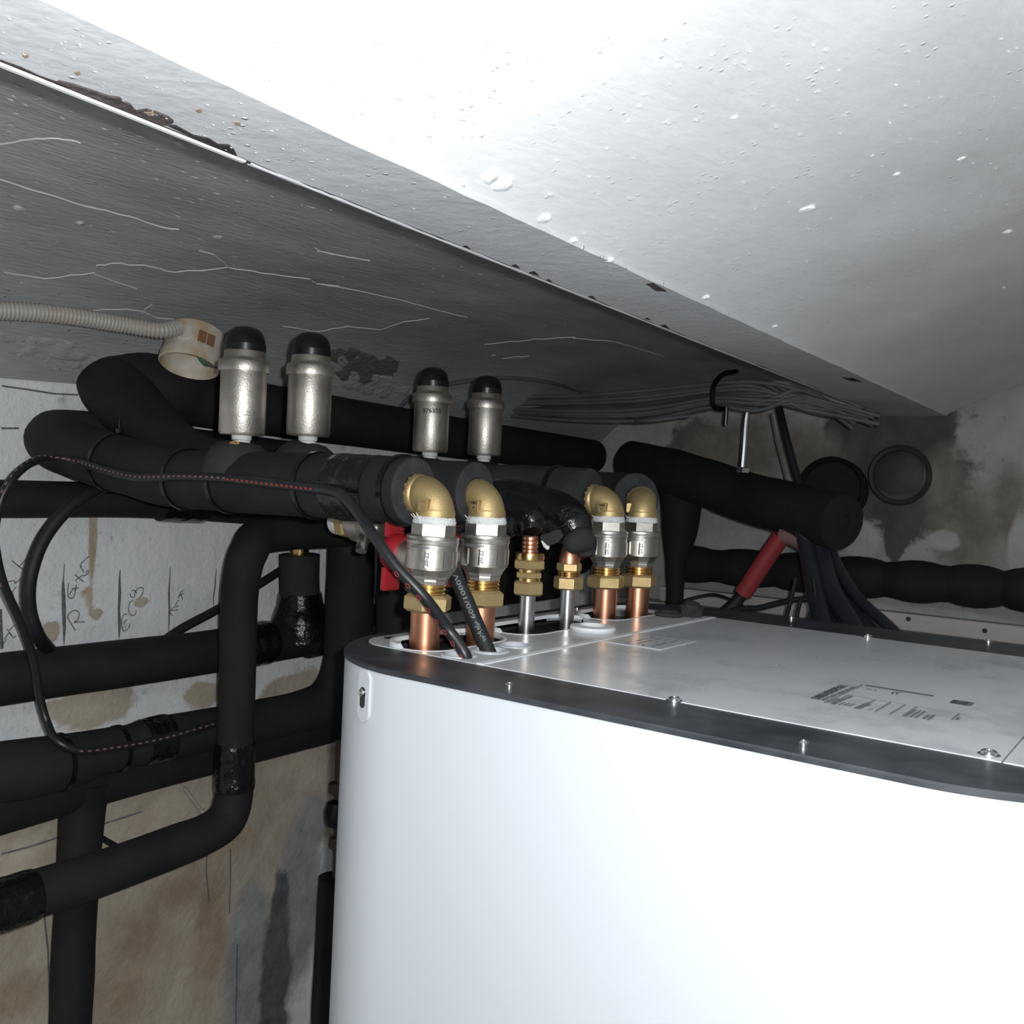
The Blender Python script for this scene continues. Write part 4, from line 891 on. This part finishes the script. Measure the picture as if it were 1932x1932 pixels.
def dashes(u0, u1, gap, w, ln, m, face, name, hollow=False):
    b = MB(); f0 = Vector(face).normalized(); s = u0*La[-1]; i = 0
    while s < u1*La[-1]:
        while i < len(La)-2 and La[i+1] < s: i += 1
        k = (s-La[i])/max(1e-9, La[i+1]-La[i]); p = sc1[i].lerp(sc1[i+1], k); t = (sc1[min(i+6, len(sc1)-1)]-sc1[max(i-6, 0)]).normalized()
        f = (f0-t*f0.dot(t)).normalized(); sd = t.cross(f); c = p+f*.0050
        if hollow: b.ribbon([c+t*(ln/2*cos(a))+sd*(w/2*sin(a)) for a in [x*2*pi/9 for x in range(10)]], .0009, f, .0002)
        else: b.ribbon([c-t*ln/2, c, c+t*ln/2], [w*.6, w, w*.6], f, .0002)
        s += gap
    b.build(name, m, ct, co)
def ufrac(px): # arc fraction of the control point index
    j = px*40; return La[min(j, len(La)-1)]/La[-1]
dashes(ufrac(1)+.002, ufrac(4),   .0125, .0034, .0048, 'print_red', (-.05, -.8, -.3), 'red_dash_print', True)
dashes(ufrac(8)-.02, ufrac(10), .0072, .0022, .0042, 'print_red', (.4, -.8, -.1), 'red_dash_print')
dashes(ufrac(10), ufrac(20), .0085, .0021, .0042, 'print_dull', (.5, -.75, .05), 'faded_dash_print')
dashes(ufrac(26), ufrac(30), .0095, .0022, .0045, 'print_dull', (.7, -.6, .2), 'faded_dash_print')
# second cable with lettering
k0, k1 = P(912, 1226, 'Z', ZT), P(856, 1078, 'Y', .668)
k0b = Vector((k0.x+.001, k0.y+.004, k0.z))
c2 = thing('cable', 'thick black cable with printed lettering entering the cabinet between the first two copper pipes', 'cable', k0b)
b = MB(); b.tube([k0b+(k0b-k1)*.12, k0b, k0b.lerp(k1, .5), k1, k1+(k1-k0b)*.55+Vector((-.01, .01, .0))], .0068, 18, 8); b.build('sheath', 'cable_mat', c2, c2.location, 60)
s2 = smooth([k0b+(k0b-k1)*.12, k0b, k0b.lerp(k1, .5), k1, k1+(k1-k0b)*.55+Vector((-.01, .01, .0))], 40)[40:121]
def c2p(u): return at(s2, min(1, max(0, u)))[0]
ax = (k1-k0b).normalized(); f = ((CAM-k0b)-ax*(CAM-k0b).dot(ax)).normalized(); sd = f.cross(ax).normalized()
b = MB()
for txt, u, w in (('600/1000V', .36, .044),):
    vs, fs, w0 = text_mesh(txt, .0058, 0.0); i = len(b.v); kk = w/w0
    for v in vs:
        th = (v.y-.002)/.0071; q = c2p(u+v.x*kk/(k1-k0b).length); b.v.append(q+f*(.0071*cos(th))+sd*(.0071*sin(th)))
    b.f += [tuple(i+q for q in g) for g in fs]
for k in range(26):
    u = .08+.25*k/26; q = c2p(u); th0 = random.uniform(-.3, .2); L0 = [(th0+random.uniform(-.25, .25), ax*random.uniform(-.001, .001)) for _ in range(3)]
    b.ribbon([q+f*(.0070*cos(h))+sd*(.0070*sin(h))+e for h, e in L0], .0005, f, .0001)
b.build('printed_lettering', 'print_white', c2, c2.location, flat=True)
cable('thick black cable looping down the wall between two pipes at the left', [W(230, 905, -1.115), W(178, 925, -1.09), W(125, 962, -1.085), W(80, 1020, -1.085), W(56, 1090, -1.085), W(55, 1150, -1.09), W(72, 1200, -1.10), W(98, 1232, -1.165), W(120, 1262, -1.185)], .0082, 'cable_mat')
cable('flat black cable stretched diagonally behind the vertical riser', [W(305, 1212, -1.175), W(345, 1185, -1.175), W(410, 1150, -1.175), W(480, 1108, -1.175), W(540, 1070, -1.175)], .0068, 'cable_mat')
cable('short dark cable crossing the bare wall beside the lower corner pipe', [W(150, 1555, -1.185), W(190, 1580, -1.185), W(225, 1600, -1.185)], .004, 'cable_mat')
# far corner cables
for k, (a, c, l) in enumerate((((1523, 1030), (1562, 1205), 'leftmost black cable of the fan behind the cabinet'), ((1534, 1030), (1592, 1205), 'second black cable of the fan behind the cabinet, from the left'), ((1545, 1032), (1622, 1205), 'middle black cable of the fan behind the cabinet'),
                              ((1555, 1032), (1655, 1208), 'fourth black cable of the fan behind the cabinet'), ((1565, 1034), (1700, 1208), 'rightmost black cable of the fan, leaning onto the white trunking'))):
    Ya = 1.58+.036*(k % 2)+.006*k; m = ((a[0]+c[0])/2-4-4*k, (a[1]+c[1])/2)
    cable(l, [B(a[0]-8, a[1]-40, Ya), B(*a, Ya), B(*m, Ya-.04), B(c[0], c[1], Ya-.10), B(c[0]+30, c[1]+90, Ya-.12)], (.015, .016, .016, .014, .009)[k], 'fan', group='black cables behind the cabinet')
cable('black cable hanging from the vault to the end of the stout sloping pipe', [B(1470, 770, 1.72), B(1482, 820, 1.70), B(1498, 880, 1.69), B(1514, 935, 1.68), B(1530, 1000, 1.68)], .0068, 'cable_mat')
cable('thin grey wire hanging left of the black hanging cable', [B(1455, 780, 1.74), B(1464, 830, 1.74), B(1478, 885, 1.74), B(1486, 920, 1.74)], .0018, 'wire')
for k, pts in enumerate(([(1502, 1090), (1494, 1125), (1485, 1160), (1478, 1185)], [(1512, 1130), (1505, 1155), (1500, 1190)], [(1534, 1090), (1538, 1125), (1530, 1155), (1520, 1180)])):
    cable(('left thin dark wire dropping beside the cable fan', 'middle thin dark wire dropping beside the cable fan', 'right thin dark wire touching the cable fan')[k], [B(*p, 1.52) for p in pts], .0032, 'cable_mat', group='thin wires left of the cable fan')
cable('dark cable running sideways behind the cabinet to the cable fan', [B(1350, 1160, 1.55), B(1400, 1148, 1.55), B(1430, 1147, 1.55), B(1480, 1135, 1.55), B(1520, 1130, 1.55), B(1560, 1134, 1.55)], .0048, 'cable_mat')
cable('thin dark cable arching over the light wall strip behind the cabinet', [B(1262, 1150, 1.74), B(1285, 1136, 1.70), B(1310, 1128, 1.70), B(1345, 1122, 1.72), B(1375, 1130, 1.80), B(1400, 1142, 1.965)], .0032, 'cable_mat')
# red sleeve on a dark lead
t = thing('red_sleeve', 'red plastic sleeve on a dark lead leaning behind the cabinet', 'sleeve', B(1400, 1122, 1.60)); o = t.location
b = MB(); b.tube([B(1402, 1120, 1.60), B(1440, 1062, 1.60), B(1474, 1012, 1.60)], .0155, 18, 3, True, .03); b.build('sleeve', 'red_dull', t, o)
b = MB(); b.tube([B(1402, 1120, 1.60), B(1385, 1140, 1.59), B(1360, 1165, 1.58)], [.010, .011, .013], 14, 4); b.build('lead', 'cable_mat', t, o)
b = MB(); b.tube([B(1474, 1012, 1.60), B(1495, 1015, 1.60), B(1530, 1040, 1.61), B(1536, 1065, 1.62)], [.015, .013, .012, .010], 14, 4); b.build('red_branch', 'print_dull', t, o)

# wire bundle hung under the far vault
t = thing('wire_bundle', 'loose bundle of grey cables hanging from the vault, held by a black cable tie', 'cables', B(1350, 750, 1.60), None); o = t.location
b = MB(); random.seed(21)
for k in range(17):
    s = (k-8)/8; j = random.uniform(-1, 1)
    pts = [B(1010+60*j, 772+18*s+6*j, 1.60+.03*j), B(1110+20*j, 770+24*s, 1.60+.03*j), B(1220, 768+28*s+5*j, 1.60+.02*j), B(1345, 748+22*s+3*j, 1.60+.025*j), B(1430, 742+26*s-8*j, 1.60+.02*j), B(1520, 752+34*(s*random.uniform(-1, 1)), 1.62), B(1630+30*j, 790+30*s*random.uniform(-.6, .8), 1.70)]
    c = MB(); c.tube(pts, .0036, 8, 6); c.build('cable_strand', 'wire', t, o, 60)
def HV(x, y): h = H(x, y); return h+(CAM-h).normalized()*.012
c = MB(); c.tube([HV(x, y) for x, y in ((748, 790), (756, 768), (785, 742), (830, 728), (890, 718), (960, 713), (1040, 722), (1110, 742))]+[B(1180, 752, 1.60), B(1300, 742, 1.60)], .0038, 8, 6); c.build('cable_strand', 'wire', t, o, 60)
c = MB(); c.tube([HV(1112, 743), HV(1150, 775)]+[B(1200, 794, 1.58), B(1300, 785, 1.59)], .0036, 8, 6); c.build('cable_strand', 'wire', t, o, 60)
c = MB(); c.tube([B(1390, 701, 1.60), B(1365, 706, 1.57), B(1348, 725, 1.55), B(1344, 750, 1.55), B(1348, 768, 1.56), B(1372, 772, 1.58)], .0046, 8, 6); c.build('cable_tie', 'tie', t, o)
c = MB(); c.tube([B(1371, 768, 1.57), B(1370, 785, 1.57), B(1369, 802, 1.57)], .0036, 8, 4); c.build('tie_tail', 'tie', t, o)
# zinc bracket under the bundle
t = thing('hanger_bracket', 'shiny zinc hanger strap above the stout sloping pipe in the far corner', 'bracket', B(1402, 893, 1.66)); o = t.location
b = MB(); b.tube([B(1411, 770, 1.66), B(1407, 800, 1.66), B(1404, 845, 1.66), B(1400, 892, 1.66)], .006, 10, 3); b.build('strap', 'chrome', t, o)
b = MB(); b.hexa(B(1402, 888, 1.65), (0, 0, 1), -.005, .006, .0125, .3); b.build('hex_nut', 'chrome', t, o, 20)

# ------------------------------------------------------------------ conduit and junction box
XJ = -1.04
jc = P(362, 668, 'X', XJ); t = thing('junction_box', 'open round yellowed white junction box hanging from the vault beside the first air vent', 'junction box', jc)
ad = Vector((.18, -.34, -1)).normalized()
b = MB(); b.lathe([(.0, -.036), (.028, -.0355), (.0335, -.031), (.0345, -.024), (.0360, .004), (.0372, .006), (.0372, .016), (.0355, .0175), (.0345, .016), (.0335, -.020), (.0, -.022)], jc, ad, 40, False); b.build('box_shell', 'box', t, jc, 35)
xs = (P(352, 634, 'X', XJ)-jc); q = xs-ad*xs.dot(ad); q.normalize()
side = (CAM-jc); side = (side-ad*side.dot(ad)).normalized(); lft = ad.cross(side)
if lft.dot(RR) > 0: lft = -lft
dn = (side*.90+lft*.36).normalized()
b = MB(); b.torus(jc-ad*.012+dn*.0345, dn, .0100, .0016, 24, 8); b.lathe([(.0098, -.004), (.0098, .0006)], jc-ad*.012+dn*.0345, dn, 20); b.build('cable_entry', 'box', t, jc)
d2 = (side*.93-lft*.36).normalized(); c = jc-ad*.010+d2*.0355; a, e, _ = frame(d2)
b = MB()
for k in (-1, 1):
    v = ad.cross(d2).normalized(); cc = c+v*k*.0055; i = len(b.v)
    b.v += [cc+v*sx*.0048+ad*sz*.0075+d2*o for o in (-.002, .0006) for sx, sz in ((-1, -1), (1, -1), (1, 1), (-1, 1))]
    b.f += [tuple(i+z for z in f_) for f_ in ((4, 5, 6, 7), (0, 1, 5, 4), (1, 2, 6, 5), (2, 3, 7, 6), (3, 0, 4, 7))]
b.build('knock_out', 'rustbrown', t, jc, flat=True)
for m_, off, nm in (('green', .0, 'green_wire'), ('brownwire', .006, 'grey_wire'), ('brownwire', .011, 'grey_wire')):
    s0 = jc+ad*-.012+side*.012-lft*(.006+off); b = MB(); b.tube([s0, s0+ad*.02+side*.012, s0+ad*.030+side*.006-lft*.012, s0+ad*.022-lft*.022], .0013, 8, 5); b.build(nm, m_, t, jc)
je = jc-ad*.013+dn*.040+lft*.006
b = MB(); cpts = [P(-150, 580, 'X', -1.06), P(-60, 584, 'X', -1.055), P(50, 588, 'X', -1.05), P(140, 597, 'X', -1.045), P(230, 612, 'X', -1.04), P(300, 623, 'X', -1.025), je]
sp = smooth(cpts, 60); L = arclen(sp); s = 0; pp = []; rs = []; stp = .0011; k = 0
while s < L[-1]:
    pp.append(at(sp, s/L[-1])[0]); rs.append(.0088 if (k % 4) in (0, 1) else .0102); s += stp; k += 1
b.tube(pp, rs, 16, 0)
tag(b.build('corrugated_conduit', 'conduit', o=je, ang=80), 'grey corrugated conduit leading from the left edge into the junction box', 'conduit')

# ------------------------------------------------------------------ back wall fittings
t = thing('wall_sleeve', 'round grey sleeve set in the dark patch of the back wall', 'pipe sleeve', B(1697, 897, WB)); o = t.location
b = MB(); b.lathe([(.060, -.01), (.060, .004), (.056, .010), (.050, .006), (.048, -.006), (.040, -.002), (.0, .000)], o, (.06, -1, 0), 40)
for v in b.v: v += Vector((0, .001*noise.noise(v*40), 0))
b.build('sleeve_ring', 'sleeve', t, o)
t = thing('wall_sleeve', 'dark pipe stub in the wall behind the cut end of the stout pipe', 'pipe sleeve', B(1572, 925, WB-.02)); o = t.location
b = MB(); b.lathe([(.066, -.03), (.066, .03), (.062, .036), (.058, .030), (.056, .012), (0, .010)], o, (.1, -1, .05), 36); b.build('sleeve_ring', 'foam', t, o)
t = thing('trunking', 'greyish white strip with dark screws along the foot of the back wall', 'trunking', (-.5, WB-.02, ZT-.085)); o = t.location
MB().box(-1.0, .4, WB-.03, WB-.002, ZT-.104, ZT-.071, .002).build('cover', 'plank', t, o)
MB().box(-1.1, .4, WB-.06, WB-.002, ZT-.20, ZT-.1045).build('backing_board', 'stain' if False else 'paint_wall', t, o)
for x, y in ((1714, 1168), (1858, 1190), (1548, 1146)):
    c = B(x, y, WB-.03); b = MB(); b.lathe([(.0045, -.003), (.0045, .0012), (.003, .0022)], c, (0, -1, 0), 14); b.build('screw', 'ink', t, o)
